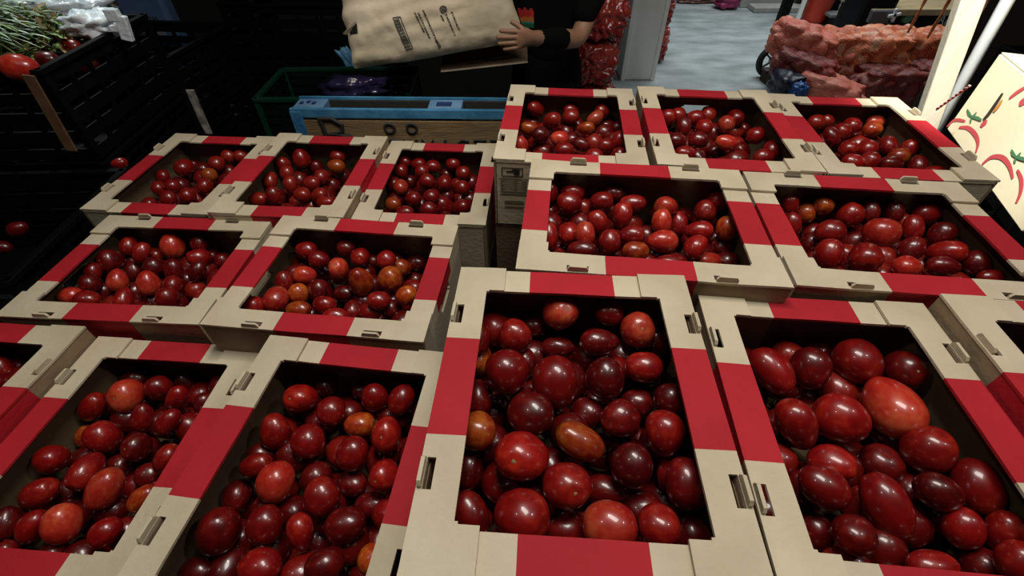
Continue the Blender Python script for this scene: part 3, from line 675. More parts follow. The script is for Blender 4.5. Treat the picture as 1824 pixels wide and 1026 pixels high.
tag(blob('plastic_sheet', at_y(112, 22, 1.86), (.14, .10, .06), CLR, 2, .6, 3, amp2=.25), 'crumpled clear grey plastic sheet draped behind the leafy greens', 'sheet')
tag(blob('plastic_bag', at_y(168, 42, 1.70), (.075, .05, .034), WHB, 4, .5, 3, amp2=.3), 'bright white crumpled plastic bag beside the leafy greens', 'bag')
# white crate handle frame
t = empty('crate_handle', at_y(208, 26, 1.64)); tag(t, 'white plastic crate handle bent down right of the white bag', 'handle')
mb = MB(); P = [at_y(q[0], q[1], 1.64)-t.location for q in ((190, 27), (214, 27), (222, 48), (229, 72))]
mb.bar(P[0], P[1], .02, .035, WHB, up=(0, 0, 1)); mb.build('top_bar', t, bevel=.003)
mb = MB(); mb.bar(P[1], P[3], .035, .018, WHB, up=(0, -1, 0)); mb.build('side_bar', t, bevel=.003)
mb = MB(); mb.bar(at_y(198, 50, 1.64)-t.location, at_y(216, 50, 1.64)-t.location, .014, .016, WHB); mb.build('lower_bar', t)
# woven tan basket edge at the top
t = empty('woven_basket', (-2.14, 2.72, .83)); tag(t, 'tan woven basket rim at the top photo edge above the white bag', 'basket')
WV = mat('woven_cane', (.34, .28, .19), .8, (.5, .42, .3), 18)
for i in range(6):
    mb = MB(); n = 40
    mb.tube([((.24+.004*i)*math.cos(6.2832*j/n), (.19+.004*i)*math.sin(6.2832*j/n), .06+i*.035+.004*math.sin(j*math.pi)) for j in range(n+1)], .017, WV, 6, cap=False); mb.build('woven_ring', t, smooth=True)
mb = MB(); mb.tube([(.0, 0, 0), (0, 0, .05)], [.2, .22], WV, 20); mb.build('base', t)
# navy bin
NV = mat('navy_plastic', (.04, .08, .16), .45, (.06, .11, .2), 6, .2, 20)
t = empty('plastic_bin', (-1.78, 2.56, .0), R(4)); tag(t, 'navy blue plastic bin with faded dark lettering, top left', 'bin')
mb = MB(); mb.box((0, 0, .6), (.22, .10, 1.2), NV); mb.build('bin_body', t, bevel=.02)
mb = MB(); mb.box((0, -.005, 1.2), (.225, .125, .035), NV); mb.build('bin_rim', t, bevel=.008)
mb = MB(); xx = -.055
for c in 'BIIIIII':
    mb.box((xx, -.052, .955), (.006, .003, .026), INK)
    if c == 'B': mb.box((xx+.009, -.052, .967), (.012, .003, .004), INK); mb.box((xx+.009, -.052, .955), (.012, .003, .004), INK); mb.box((xx+.009, -.052, .943), (.012, .003, .004), INK); mb.box((xx+.016, -.052, .955), (.004, .003, .024), INK); xx += .02
    xx += .014
mb.build('lettering', t)
mb = MB(); mb.box((-.035, -.053, .90), (.05, .004, .03), mat('grey_tag', (.16, .19, .19), .6)); mb.box((.04, -.053, .895), (.04, .004, .022), mat('grey_tag', (.1, .1, .1))); mb.build('paper_tag', t)

# ------------------------------------------------------------------ green crate with dark shiny bag
GR = mat('dark_green_plastic', (.0008, .006, .003), .5, spec=.2)
GRR = mat('green_rim', (.004, .035, .02), .45, spec=.3)
plastic_crate(-.775, 2.14, .60, .66, .37, .2, 1, 'dark green plastic crate holding a dark purple bag, behind the blue pallet', GR, rimm=GRR)
for i in range(2):
    plastic_crate(-.775, 2.14, .0+i*.3, .62, .34, .295, 1, ['lowest dark crate under the green crate', 'dark crate directly under the green crate'][i], group='dark crates under the green crate')
PU = mat('purple_film', (.012, .010, .035), .18, (.05, .04, .13), 7, .6, 30, coat=.6)
tag(blob('plastic_bag', at_z(640, 152, .70), (.16, .10, .06), PU, 9, .4, 3, amp2=.35), 'shiny dark purple plastic bag lying in the green crate', 'bag')
LBL = mat('light_blue_film', (.10, .35, .65), .35, (.25, .55, .8), 8, .4, 30)
bag = blob('plastic_bag', at_z(632, 118, .78), (.028, .02, .085), LBL, 12, .5, 2, amp2=.2, rot=Matrix.Rotation(R(-28), 3, 'Y'))
tag(bag, 'small light blue plastic bag hanging under the brown paper sack', 'bag')

# ------------------------------------------------------------------ blue pallet standing on edge, painted board
BL = mat('blue_paint', (.03, .15, .30), .55, (.07, .25, .42), 10, .3, 40)
BLK = mat('blue_block', (.10, .22, .40), .6, (.18, .32, .48), 8, .3, 40)
BO = mat('old_board', (.16, .10, .045), .8, (.24, .155, .07), 6, .3, 30, stretch=(1, 6, 6))
c0 = at_z(514, 194, .83)
t = empty('blue_pallet', (c0.x, c0.y, 0), R(-1.5)); tag(t, 'blue painted wooden pallet standing on edge with black hand lettering', 'pallet')
PW, PT = 1.22, .125
mb = MB(); mb.box((PW/2, .009, .812), (PW, .018, .036), BL); mb.build('blue_edge_board', t, bevel=.002)
zz = .79
for i, hh in enumerate((.17, .17, .17, .17)):
    mb = MB(); mb.box((PW/2, .010, zz-hh/2), (PW, .016, hh-.012), BO); mb.build('board', t, bevel=.002); zz -= hh
mb = MB(); mb.box((.022, .008, .42), (.045, .026, .80), BL); mb.build('blue_end_strip', t, bevel=.002)
for i in range(5):
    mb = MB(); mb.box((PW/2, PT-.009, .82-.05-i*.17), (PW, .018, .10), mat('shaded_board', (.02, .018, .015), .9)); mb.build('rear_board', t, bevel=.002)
mb = MB(); mb.box((PW/2, PT-.006, .826), (PW, .012, .010), BL); mb.build('rear_edge', t)
for i, xx in enumerate((.065, PW/2, PW-.065)):
    for k2, zb in enumerate((.77, .42, .06)):
        mb = MB(); mb.box((xx, PT/2, zb), (.12 if i != 1 else .135, PT-.036, .115), BLK)
        o = mb.build('block', t, bevel=.004)
for dx, dy in ((.03, .06), (.055, .07), (.08, .06), (.605, .06)):
    mb = MB(); mb.box((dx, dy, .829), (.014 if dx < .1 else .06, .02 if dx < .1 else .035, .003), mat('ink_blue', (.01, .03, .12), .7)); mb.build('stencil_mark', t)
# hand lettering: B . oo . then a lower row partly hidden by the crates
YF = -.0005
def letter(strokes, r=.006):
    mb = MB()
    for pts in strokes: mb.tube([(x, YF, z) for x, z in pts], r, INK, 6)
    mb.build('painted_letter', t)
letter([[(.112, .792), (.128, .63)], [(.105, .792), (.16, .792), (.195, .768), (.19, .74), (.16, .726), (.125, .728), (.16, .728), (.21, .72), (.255, .69), (.28, .64)]], .009)
for xx in (.385, .475): letter([[(xx+.020*math.cos(a*.5236), .755+.019*math.sin(a*.5236)) for a in range(13)]], .0055)
LT = {'A': [[(0, 0), (.5, 1), (1, 0)], [(.2, .4), (.8, .4)]], 'U': [[(0, 1), (.05, .2), (.5, 0), (.95, .2), (1, 1)]], 'M': [[(0, 0), (.1, 1), (.5, .35), (.9, 1), (1, 0)]],
      'I': [[(.5, 0), (.5, 1)]], 'S': [[(1, .9), (.5, 1), (.1, .75), (.9, .3), (.5, 0), (0, .1)]], 'T': [[(.5, 0), (.5, 1)], [(0, 1), (1, 1)]], 'C': [[(1, .9), (.4, 1), (0, .5), (.4, 0), (1, .1)]], 'E': [[(1, 1), (0, 1), (0, 0), (1, 0)], [(0, .5), (.8, .5)]]}
for i, ch in enumerate('ACUMISTE'): letter([[(.29+i*.072+a_*.052, .652+b_*.055) for a_, b_ in st] for st in LT[ch]], .006)

# ------------------------------------------------------------------ person holding a paper sack
def skin_mesh(name, joints, edges, root, m, sub=2):
    me = bpy.data.meshes.new(name); me.from_pydata([j[0] for j in joints], edges, []); me.update()
    o = bpy.data.objects.new(name, me); COL.objects.link(o)
    sk = o.modifiers.new('skin', 'SKIN'); sk.use_smooth_shade = True
    for i, j in enumerate(joints):
        v = me.skin_vertices[0].data[i]; r = j[1]; v.radius = r if isinstance(r, tuple) else (r, r); v.use_root = (i == root)
    s = o.modifiers.new('sub', 'SUBSURF'); s.levels = sub; s.render_levels = sub
    dg = bpy.context.evaluated_depsgraph_get(); m2 = bpy.data.meshes.new_from_object(o.evaluated_get(dg))
    o.modifiers.clear(); o.data = m2; m2.materials.clear(); m2.materials.append(m)
    for p in m2.polygons: p.use_smooth = True
    return o
SKN = mat('skin', (.27, .135, .08), .55, (.33, .17, .10), 6)
SHIRT = mat('dark_shirt', (.002, .003, .0025), .95, spec=.1); PANT = mat('dark_trousers', (.002, .0025, .004), .95, spec=.1)
HAIR = mat('black_hair', (.006, .005, .005), .6)
PX, PY = .165, 2.20
hand = at_y(934, 68, 1.80); elb = at_y(1030, 70, 2.04)
J = []; E_ = []
def jn(p, r, par=None):
    J.append((tuple(p), r)); i = len(J)-1
    if par is not None: E_.append((par, i))
    return i
pel = jn((PX, PY, .88), (.09, .06))
wa = jn((PX, PY-.01, 1.04), (.11, .078), pel); ch = jn((PX, PY-.01, 1.26), (.12, .08), wa); nk0 = jn((PX, PY-.01, 1.38), (.06, .05), ch)
nk = jn((PX, PY-.02, 1.47), .050, nk0); hd0 = jn((PX, PY-.05, 1.54), (.06, .07), nk); hd1 = jn((PX, PY-.045, 1.62), (.072, .088), hd0); hd2 = jn((PX, PY-.03, 1.685), (.055, .07), hd1)
# near arm
s1 = jn((PX+.185, PY-.02, 1.35), .045, ch); m1 = jn((PX+.20, PY-.01, 1.20), .048, s1); e1 = jn(elb+Vector((0, 0, 0)), .040, m1)
f1 = jn(elb.lerp(hand, .5), .036, e1); w1 = jn(elb.lerp(hand, .84), (.028, .026), f1); p1 = jn(hand+Vector((-.005, 0, 0)), (.034, .022), w1)
# far arm, hand behind the sack at its left part
s2 = jn((PX-.185, PY-.02, 1.35), .045, ch); m2_ = jn((PX-.27, PY-.04, 1.20), .047, s2); e2 = jn((PX-.32, PY-.03, 1.08), .04, m2_); f2 = jn((PX-.42, PY-.07, 1.06), .036, e2); w2 = jn((PX-.50, PY-.09, 1.06), .028, f2); p2 = jn((PX-.57, PY-.10, 1.07), (.034, .022), w2)
for s in (-1, 1):
    h = jn((PX+s*.09, PY, .80), .065, pel); k_ = jn((PX+s*.10, PY-.02, .47), .056, h); c_ = jn((PX+s*.105, PY+.015, .32), .052, k_); a_ = jn((PX+s*.11, PY+.02, .08), .035, c_); ft = jn((PX+s*.115, PY-.10, .035), .035, a_)
base_n = len(J)
def fingers(pj, start, dirs, lens, r0, curl):
    for (off, d, L, r) in dirs:
        p = Vector(J[pj][0])+Vector(off); d = Vector(d).normalized(); q = jn(p, r, pj)
        for sg in range(3):
            p = p+d*(L/3); q = jn(p, r*(.96-.07*sg), q); d = (d+Vector(curl)*.45).normalized()
# fingers wrap the front of the sack from the right end, pointing left
fingers(p1, 0, [((-.02, -.014, .026), (-1, -.12, .06), .066, .0095), ((-.024, -.016, .009), (-1, -.10, .0), .074, .0098), ((-.023, -.016, -.009), (-1, -.08, -.05), .070, .0095), ((-.018, -.014, -.026), (-1, -.07, -.12), .056, .0085)], 0, 0, (0, .28, -.05))
fingers(p1, 0, [((.0, .0, .028), (-.8, .25, .55), .054, .0105)], 0, 0, (-.3, .2, -.2))
fingers(p2, 0, [((-.02, -.0, .028), (-1, .2, .2), .064, .0088), ((-.024, .0, .010), (-1, .2, .05), .072, .009), ((-.024, .0, -.009), (-1, .2, -.1), .068, .0088), ((-.018, .0, -.026), (-1, .2, -.2), .054, .008), ((-.0, -.005, .03), (-.6, -.2, .8), .05, .0095)], 0, 0, (0, .3, 0))
body = skin_mesh('person', J, E_, 0, SKN)
tag(body, 'person in a dark shirt with rainbow emblem holding a brown paper sack', 'person')
# face: nose, ears, eyes, mouth
mb = MB(); hc = Vector((PX, PY-.045, 1.60))
mb.tube([hc+Vector((0, -.088, .015)), hc+Vector((0, -.104, -.008)), hc+Vector((0, -.092, -.016))], [.006, .011, .006], SKN, 8); 
for s in (-1, 1): mb.tube([hc+Vector((s*.070, .01, .018)), hc+Vector((s*.078, .014, .0)), hc+Vector((s*.070, .008, -.02))], [.006, .011, .006], SKN, 8)
mb.build('face_features', body, smooth=True)
mb = MB()
for s in (-1, 1): mb.tube([hc+Vector((s*.03-.008, -.083, .018)), hc+Vector((s*.03, -.087, .020)), hc+Vector((s*.03+.008, -.083, .018))], [.003, .006, .003], INK, 8)
mb.tube([hc+Vector((-.022, -.078, -.04)), hc+Vector((0, -.085, -.042)), hc+Vector((.022, -.078, -.04))], [.002, .005, .002], mat('lip', (.22, .07, .05), .5), 8)
mb.build('eyes_and_mouth', body, smooth=True)
o = blob('hair', (PX, PY-.025, 1.635), (.072, .088, .070), HAIR, 3, .08, 4, sq=.15, parent=body)
# shirt
SJ = [((PX, PY, .82), (.150, .112)), ((PX, PY-.01, 1.05), (.148, .110)), ((PX, PY-.02, 1.26), (.17, .12)), ((PX, PY-.01, 1.40), (.10, .085)), 
      ((PX+.18, PY-.02, 1.355), .078), ((PX+.20, PY-.01, 1.20), .064), (tuple(elb+Vector((.0, .01, .045))), .055),
      ((PX-.18, PY-.02, 1.355), .078), ((PX-.27, PY-.04, 1.20), .062), ((PX-.31, PY-.03, 1.12), .054)]
shirt = skin_mesh('shirt', SJ, [(0, 1), (1, 2), (2, 3), (2, 4), (4, 5), (5, 6), (2, 7), (7, 8), (8, 9)], 0, SHIRT); shirt.parent = body
TJ = [((PX, PY, 1.02), (.125, .092)), ((PX, PY, .84), (.142, .104))]; TE = [(0, 1)]
for s in (-1, 1):
    TJ += [((PX+s*.092, PY, .76), .095), ((PX+s*.10, PY-.02, .47), .070), ((PX+s*.11, PY+.015, .10), .055)]; k_ = len(TJ); TE += [(1, k_-3), (k_-3, k_-2), (k_-2, k_-1)]
tr = skin_mesh('trousers', TJ, TE, 0, PANT); tr.parent = body
for s in (-1, 1):
    blob('shoe', (PX+s*.115, PY-.06, .045), (.045, .13, .042), BLACKP, 5, .05, 2, sq=.3, parent=body, seg=16, rings=10)
GJ = [(tuple(elb.lerp(hand, f)), r) for f, r in ((.24, .044), (.5, .041), (.82, .034))]
gl = skin_mesh('forearm_shade', GJ, [(0, 1), (1, 2)], 0, SHIRT, 1); gl.parent = body  # dark cover added over the forearm to carry its shade
# rainbow emblem printed on the shirt
dg = bpy.context.evaluated_depsgraph_get(); bvh = BVHTree.FromObject(shirt, dg)
EM = [mat('emblem_red', (.42, .02, .01), .7), mat('emblem_orange', (.45, .13, .02), .7), mat('emblem_teal', (.05, .22, .17), .7), mat('emblem_green', (.01, .10, .05), .7)]
mb = MB(); nx, ny = 14, 12
def epos(px, py):
    d = ray(px, py).normalized(); hit = bvh.ray_cast(CAMPOS, d)
    return (hit[0]-d*.004) if hit[0] is not None else None
for i in range(nx):
    for j in range(ny):
        x0, x1 = 914+37*i/nx, 914+37*(i+1)/nx; top = 13+(3.5 if i % 4 in (1, 2) else 0)+abs(i-nx/2)*.4
        y0, y1 = top+(50-top)*j/ny, top+(50-top)*(j+1)/ny
        q = [epos(*s) for s in ((x0, y0), (x1, y0), (x1, y1), (x0, y1))]
        if None in q or max((a-q[0]).length for a in q) > .03: continue
        mb.add(q, [(0, 1, 2, 3)], EM[0] if j < 5 else EM[1] if j < 8 else EM[2] if j < 9 else EM[3])
if mb.v: mb.build('shirt_emblem', body)

# paper sack
SK = mat('kraft_paper', (.40, .33, .22), .8, (.52, .44, .32), 5, .5, 18)
bl = at_y(632, 122, 1.86); br = at_y(938, 84, 1.90); tl = at_y(556, 0, 1.96)
ux = (br-bl).normalized(); uy = (tl-bl); uy = (uy-ux*uy.dot(ux)).normalized(); un = ux.cross(uy)
LS = (br-bl).length; HS = .40
t = empty('paper_sack', (0, 0, 0)); tag(t, 'large brown kraft paper sack with rotated black print held by the person', 'sack')
Mx = Matrix((ux, uy, un)).transposed(); t.matrix_world = Matrix.Translation(bl) @ Mx.to_4x4()
def sackz(u, v, side):
    eu = max(0, 1-(2*u-1)**6); ev = max(0, 1-abs(2*v-1)**2.6); b = .065*(eu**.6)*(ev**.55)
    cr = .006*noise.noise(Vector((u*7, v*5, side*4)))+.016*abs(noise.noise(Vector((u*2.1+v*1.0, v*8, 3))))+.004*noise.noise(Vector((u*22, v*18, 1)))
    return side*b+cr*(1 if side > 0 else -.6)
mb = MB(); nu, nv = 64, 36; mi = mb.mi(SK)
for side in (1, -1):
    k = len(mb.v)
    for i in range(nu+1):
        for j in range(nv+1):
            u, v = i/nu, j/nv; wv = .012*math.sin(v*5+1)*(1 if i in (0, nu) else 0)
            sag = -.02*math.sin(math.pi*u)*(1-v)*0+.035*max(0, u-.30)*(1-v)
            mb.v.append(Vector((u*LS*(1-.15*v)+(.012*noise.noise(Vector((v*6, u*9, 2)))), v*HS+sag, sackz(u, v, side))))
    for i in range(nu):
        for j in range(nv):
            a = k+i*(nv+1)+j; q = [a, a+nv+1, a+nv+2, a+1]
            mb.f.append(q if side > 0 else q[::-1]); mb.m.append(mi)
mb.build('sack_body', t, smooth=True)
def sk(u, v): return Vector((u*LS*(1-.15*v), v*HS+.035*max(0, u-.30)*(1-v), sackz(u, v, 1)+.003))
mb = MB()
def ink(u0, v0, u1, v1, wd, m=INK):
    n = 6; k = len(mb.v); i_ = mb.mi(m); d = Vector(((u1-u0)*LS, (v1-v0)*HS)); d.normalize(); pu, pv = -d.y*wd/2/LS, d.x*wd/2/HS
    for q in range(n+1):
        t_ = q/n; u = u0+(u1-u0)*t_; v = v0+(v1-v0)*t_
        mb.v += [sk(u-pu, v-pv), sk(u+pu, v+pv)]
    for q in range(n): mb.f.append([k+2*q, k+2*q+2, k+2*q+3, k+2*q+1]); mb.m.append(i_)
INK2 = mat('sack_ink', (.05, .045, .035), .8)
def uvp(px, py):
    r = ray(px, py); den = r.dot(un); s_ = (bl+un*.06-CAMPOS).dot(un)/den; q = CAMPOS+r*s_-bl; v_ = q.dot(uy)/HS; return q.dot(ux)/LS/(1-.15*v_), v_
def inkpx(x0, y0, x1, y1, wd, m=INK2):
    a = uvp(x0, y0); b = uvp(x1, y1); ink(a[0], a[1], b[0], b[1], wd, m)
for (a, b, c, d) in ((701, 33, 714, 32), (714, 32, 734, 86), (734, 86, 722, 88), (722, 88, 701, 33)): inkpx(a, b, c, d, .004)
rn = random.Random(4)
for i in range(9):     # blocky word, read downwards
    f = (i+.7)/9.6; x, y = 707+f*20, 34+f*53; inkpx(x-4.5, y+1, x+4, y-1, .0045 if i % 3 else .007)
inkpx(704, 37, 722, 84, .0035); inkpx(711, 36, 730, 83, .0035); inkpx(708, 36, 727, 85, .003)
for cx0, cy0, cx1, cy1, n_ in ((741, 27, 757, 62, 9), (747, 27, 766, 72, 11), (756, 24, 780, 82, 14), (787, 33, 792, 44, 3), (796, 32, 812, 70, 9), (806, 28, 820, 62, 8)):
    for i in range(n_):
        f = i/n_; x, y = cx0+(cx1-cx0)*f, cy0+(cy1-cy0)*f; inkpx(x-1.6, y, x+1.6, y+rn.uniform(-.8, .8), .005, INK2 if rn.random() > .3 else INKG)
inkpx(776, 74, 783, 86, .009)
pr_ = [(791+6*math.cos(a*.7854), 22+5.5*math.sin(a*.7854)) for a in range(9)]
for a, b in zip(pr_, pr_[1:]): inkpx(a[0], a[1], b[0], b[1], .004)
inkpx(787, 20, 795, 24, .004); inkpx(788, 25, 794, 19, .003)
mb.build('printed_text', t)['kind'] = 'stuff'
# torn fold at the left edge
def q_(px, py, dz): a = uvp(px, py); return Vector((a[0]*LS*(1-.15*a[1]), a[1]*HS, .0+sackz(min(max(a[0], .02), .98), a[1], 1)+dz))
mb = MB(); mb.add([q_(607, 58, .012), q_(633, 38, .016), q_(636, 41, .012), q_(612, 60, .004)], [(3, 2, 1, 0), (0, 1, 2, 3)], SK)
mb.add([q_(617, 57, .004), q_(637, 58, .004), q_(634, 38, .004)], [(0, 1, 2), (2, 1, 0)], INK)
mb.build('torn_fold', t)
# cardboard sheet carried under the sack
a0, a1 = at_y(812, 126, 1.92), at_y(940, 112, 1.95)
mb = MB(); d = (a1-a0).normalized(); per = Vector((0, .25, .06))
mb.add([a0-d*.06, a1, a1+per, a0-d*.06+per, a0-d*.06+Vector((0, 0, .007)), a1+Vector((0, 0, .007)), a1+per+Vector((0, 0, .007)), a0-d*.06+per+Vector((0, 0, .007))],
       [(3, 2, 1, 0), (4, 5, 6, 7), (1, 2, 6, 5), (2, 3, 7, 6), (3, 0, 4, 7)], mat('shaded_brown_board', (.07, .04, .02), .85))  # shade under the sack put into the board colour, front edge left lighter
k_ = len(mb.v); mb.add([a0-d*.06, a1, a1+Vector((0, 0, .007)), a0-d*.06+Vector((0, 0, .007))], [(0, 1, 2, 3)], SK)
tag(mb.build('cardboard_sheet'), 'flat brown cardboard sheet held just below the paper sack', 'cardboard')

# ------------------------------------------------------------------ red film sacks and net sacks
REDF = mat('red_film', (.20, .006, .006), .22, (.42, .05, .04), 5, .7, 35, coat=.6, detail=6)
def _x(): pass
def sack(name, c, s, m, seed, label, rot=(0, 0, 0), group=None, lump=.22, crinkle=.0, cat='sack', fr=5.5, netm=None, tie=True):
    rt = Matrix.Rotation(R(rot[2]), 3, 'Z') @ Matrix.Rotation(R(rot[1]), 3, 'Y') @ Matrix.Rotation(R(rot[0]), 3, 'X')
    vs = []; fs = []; seg, rings = 110, 70; sd = Vector((seed*1.7, seed*.9, seed*2.3))
    for i in range(rings+1):
        th = math.pi*i/rings
        for j in range(seg):
            a = 2*math.pi*j/seg; d = Vector((math.cos(th), math.sin(th)*math.cos(a), math.sin(th)*math.sin(a)))
            k = 1/max(abs(d.x), abs(d.y), abs(d.z))**.62
            q = Vector((d.x*s[0], d.y*s[1], d.z*s[2]))*k
            dist = min(1, noise.voronoi(q*(fr/.25)+sd)[0][0])**2*1.4
            r = 1+lump*(.45-dist)*.6+.10*noise.noise(d*2.2+sd)+crinkle*abs(noise.noise(q*28+sd))
            vs.append(rt @ (q*r))
    for i in range(rings):
        for j in range(seg): fs.append((i*seg+j, (i+1)*seg+j, (i+1)*seg+(j+1) % seg, i*seg+(j+1) % seg))
    root = empty(name, c); tag(root, label, cat, group)
    mb = MB(); mb.add(vs, fs, m); mb.build('sack_body', root, smooth=True)
    if tie:
        mb = MB(); e = rt @ Vector((s[0]*1.0, 0, 0)); dr = (rt @ Vector((1, 0, .25))).normalized()
        mb.tube([e, e+dr*.05, e+dr*.08, e+dr*.14], [.05, .022, .02, .05], netm or m, 10); mb.build('tied_neck', root, smooth=True)
    return root
stk = [('lowest', .13), ('second', .38), ('third', .63), ('fourth', .88), ('top', 1.12)]
for i, (nm, z) in enumerate(stk):
    c = at_y(1056, 80, 2.95)
    sack('produce_sack', (c.x+(.015 if i % 2 else -.01), 2.98, z), (.150, .17, .115), REDF, 20+i, '%s shiny red plastic sack in the stack between person and white post' % nm, (0, 0, 90*0), 'shiny red sacks by the post', .10, .22, tie=False)
for i, (nm, z, x) in enumerate((('lowest', .16, 1.33), ('middle', .46, 1.31), ('top', .76, 1.34))):
    sack('produce_sack', (x, 4.86, z), (.17, .17, .15), REDF, 30+i, '%s red sack standing behind the white post, right side' % nm, (0, 0, 0), 'red sacks behind the post', .10, .2, tie=False)
for i, (nm, z) in enumerate((('lowest', .16), ('middle', .46), ('top', .76))):
    sack('produce_sack', (.93, 4.86, z), (.14, .17, .15), REDF, 45+i, '%s red sack standing behind the white post, left side' % nm, (0, 0, 0), 'red sacks behind the post', .10, .2, tie=False)
def net_mat(name, a, b2, c2, net):
    m = bpy.data.materials.new(name); m.use_nodes = True; nt = m.node_tree; N = nt.nodes; L = nt.links; b = N['Principled BSDF']
    b.inputs['Roughness'].default_value = .5
    tc = N.new('ShaderNodeTexCoord')
    vo = N.new('ShaderNodeTexVoronoi'); vo.inputs['Scale'].default_value = 17; L.new(tc.outputs['Object'], vo.inputs[0])
    rp = N.new('ShaderNodeValToRGB'); sp = N.new('ShaderNodeSeparateColor'); L.new(vo.outputs['Color'], sp.inputs[0]); L.new(sp.outputs[0], rp.inputs[0])
    e = rp.color_ramp.elements; e[0].color = (*a, 1); e[1].color = (*c2, 1); k = e.new(.55); k.color = (*b2, 1)
    rp.color_ramp.interpolation = 'CONSTANT'
    nz = N.new('ShaderNodeTexNoise'); nz.inputs['Scale'].default_value = 5; L.new(tc.outputs['Object'], nz.inputs[0])
    wv = N.new('ShaderNodeTexWave'); wv.inputs['Scale'].default_value = 34; wv.inputs['Distortion'].default_value = 9; wv.inputs['Detail'].default_value = 3; wv.bands_direction = 'DIAGONAL'; L.new(tc.outputs['Object'], wv.inputs[0])
    mr = N.new('ShaderNodeMapRange'); L.new(wv.outputs[1], mr.inputs[0]); mr.inputs[1].default_value = .45; mr.inputs[2].default_value = .7
    mx = N.new('ShaderNodeMix'); mx.data_type = 'RGBA'; L.new(mr.outputs[0], mx.inputs[0]); L.new(rp.outputs[0], mx.inputs[6]); mx.inputs[7].default_value = (*net, 1)
    n3 = N.new('ShaderNodeMapRange'); L.new(nz.outputs[0], n3.inputs[0]); n3.inputs[1].default_value = .48; n3.inputs[2].default_value = .6
    m3 = N.new('ShaderNodeMix'); m3.data_type = 'RGBA'; L.new(n3.outputs[0], m3.inputs[0]); L.new(mx.outputs[2], m3.inputs[6]); m3.inputs[7].default_value = (*net, 1)
    L.new(m3.outputs[2], b.inputs['Base Color'])
    bp = N.new('ShaderNodeBump'); bp.inputs['Strength'].default_value = .35; bp.inputs['Distance'].default_value = .006; L.new(wv.outputs[1], bp.inputs['Height']); L.new(bp.outputs[0], b.inputs['Normal'])
    return m
NET1 = net_mat('red_orange_net', (.30, .04, .015), (.60, .42, .30), (.10, .02, .015), (.66, .18, .07))
NET2 = net_mat('pink_red_net', (.40, .07, .045), (.55, .20, .13), (.62, .34, .26), (.55, .13, .08))
NET_SHADE = net_mat('shaded_red_net', (.09, .008, .006), (.16, .05, .035), (.04, .01, .008), (.20, .02, .012))  # shade at the bottom of the heap put into the net colour
# heap of net sacks at right
def P3(px, py, y): return at_y(px, py, y)
hp = [
 ((1428, 78), 3.95, (.25, .17, .13), NET2, (0, 14, -25), 'orange-pink net sack sticking out at the left end of the heap'),
 ((1532, 92), 3.95, (.33, .19, .16), NET1, (0, 0, -8), 'orange net sack of onions with white patches, middle of the heap'),
 ((1640, 96), 3.98, (.34, .20, .18), NET1, (0, 2, 4), 'tall orange net sack at the right end of the heap, against the lit post'),
 ((1432, 122), 3.75, (.24, .17, .11), NET_SHADE, (0, 12, -35), 'shadowed net sack at lower left of the heap above the blue bundle'),
 ((1475, 158), 3.52, (.22, .13, .09), NET2, (0, 8, -40), 'pale pink net sack lying lowest at the front of the heap'),
 ((1590, 148), 3.72, (.36, .19, .14), NET_SHADE, (0, 0, 2), 'shadowed dark red net sack under the middle of the heap'),
 ((1655, 155), 3.70, (.25, .19, .16), NET_SHADE, (0, 0, 6), 'shadowed dark red net sack at the foot of the lit post'),
]
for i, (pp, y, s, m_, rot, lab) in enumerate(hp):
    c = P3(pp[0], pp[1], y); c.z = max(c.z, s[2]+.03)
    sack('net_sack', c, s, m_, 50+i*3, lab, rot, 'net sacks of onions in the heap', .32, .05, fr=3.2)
tag(blob('plastic_bundle', P3(1400, 146, 3.62), (.10, .14, .08), mat('dark_navy_film', (.006, .008, .02), .4, bump=.4, bscale=20), 6, .3, 2), 'dark navy plastic bundle on the floor left of the net sack heap', 'bundle')
tag(blob('blue_bag', P3(1420, 160, 3.48), (.055, .06, .05), mat('blue_film', (.01, .06, .22), .35, bump=.5, bscale=30), 7, .4, 3, amp2=.2), 'small bright blue plastic bag in front of the navy bundle', 'bag')
# support rack under heap
t = empty('low_pallet', (2.80, 3.95, 0), R(3)); tag(t, 'low dark pallet under the net sack heap', 'pallet')
DW = mat('dark_wood', (.03, .022, .016), .9)
for i in range(6):
    mb = MB(); mb.box((0, -.33+i*.13, .10), (1.1, .10, .02), DW); mb.build('deck_board', t)
for i in (-1, 0, 1):
    mb = MB(); mb.box((i*.48, 0, .045), (.09, .76, .09), DW); mb.build('stringer', t)
# wheel of a hand truck
t = empty('trolley_wheel', P3(1390, 72, 4.35)); tag(t, 'black trolley wheel behind the left end of the net sacks', 'wheel')
RB = mat('rubber', (.008, .008, .008), .7)
mb = MB(); n = 28; rr = .115
mb.tube([(rr*math.cos(6.2832*j/n), 0, rr*math.sin(6.2832*j/n)) for j in range(n+1)], .028, RB, 10, cap=False); mb.build('tyre', t, smooth=True)
mb = MB(); mb.tube([(0, -.02, 0), (0, .02, 0)], .03, mat('wheel_metal', (.25, .25, .25), .4, metal=.7), 12)
for j in range(5): mb.bar((0, 0, 0), (rr*math.cos(j*1.2566), 0, rr*math.sin(j*1.2566)), .012, .014, mat('wheel_metal', (0, 0, 0)))
mb.build('hub', t)
t.location.z = .144
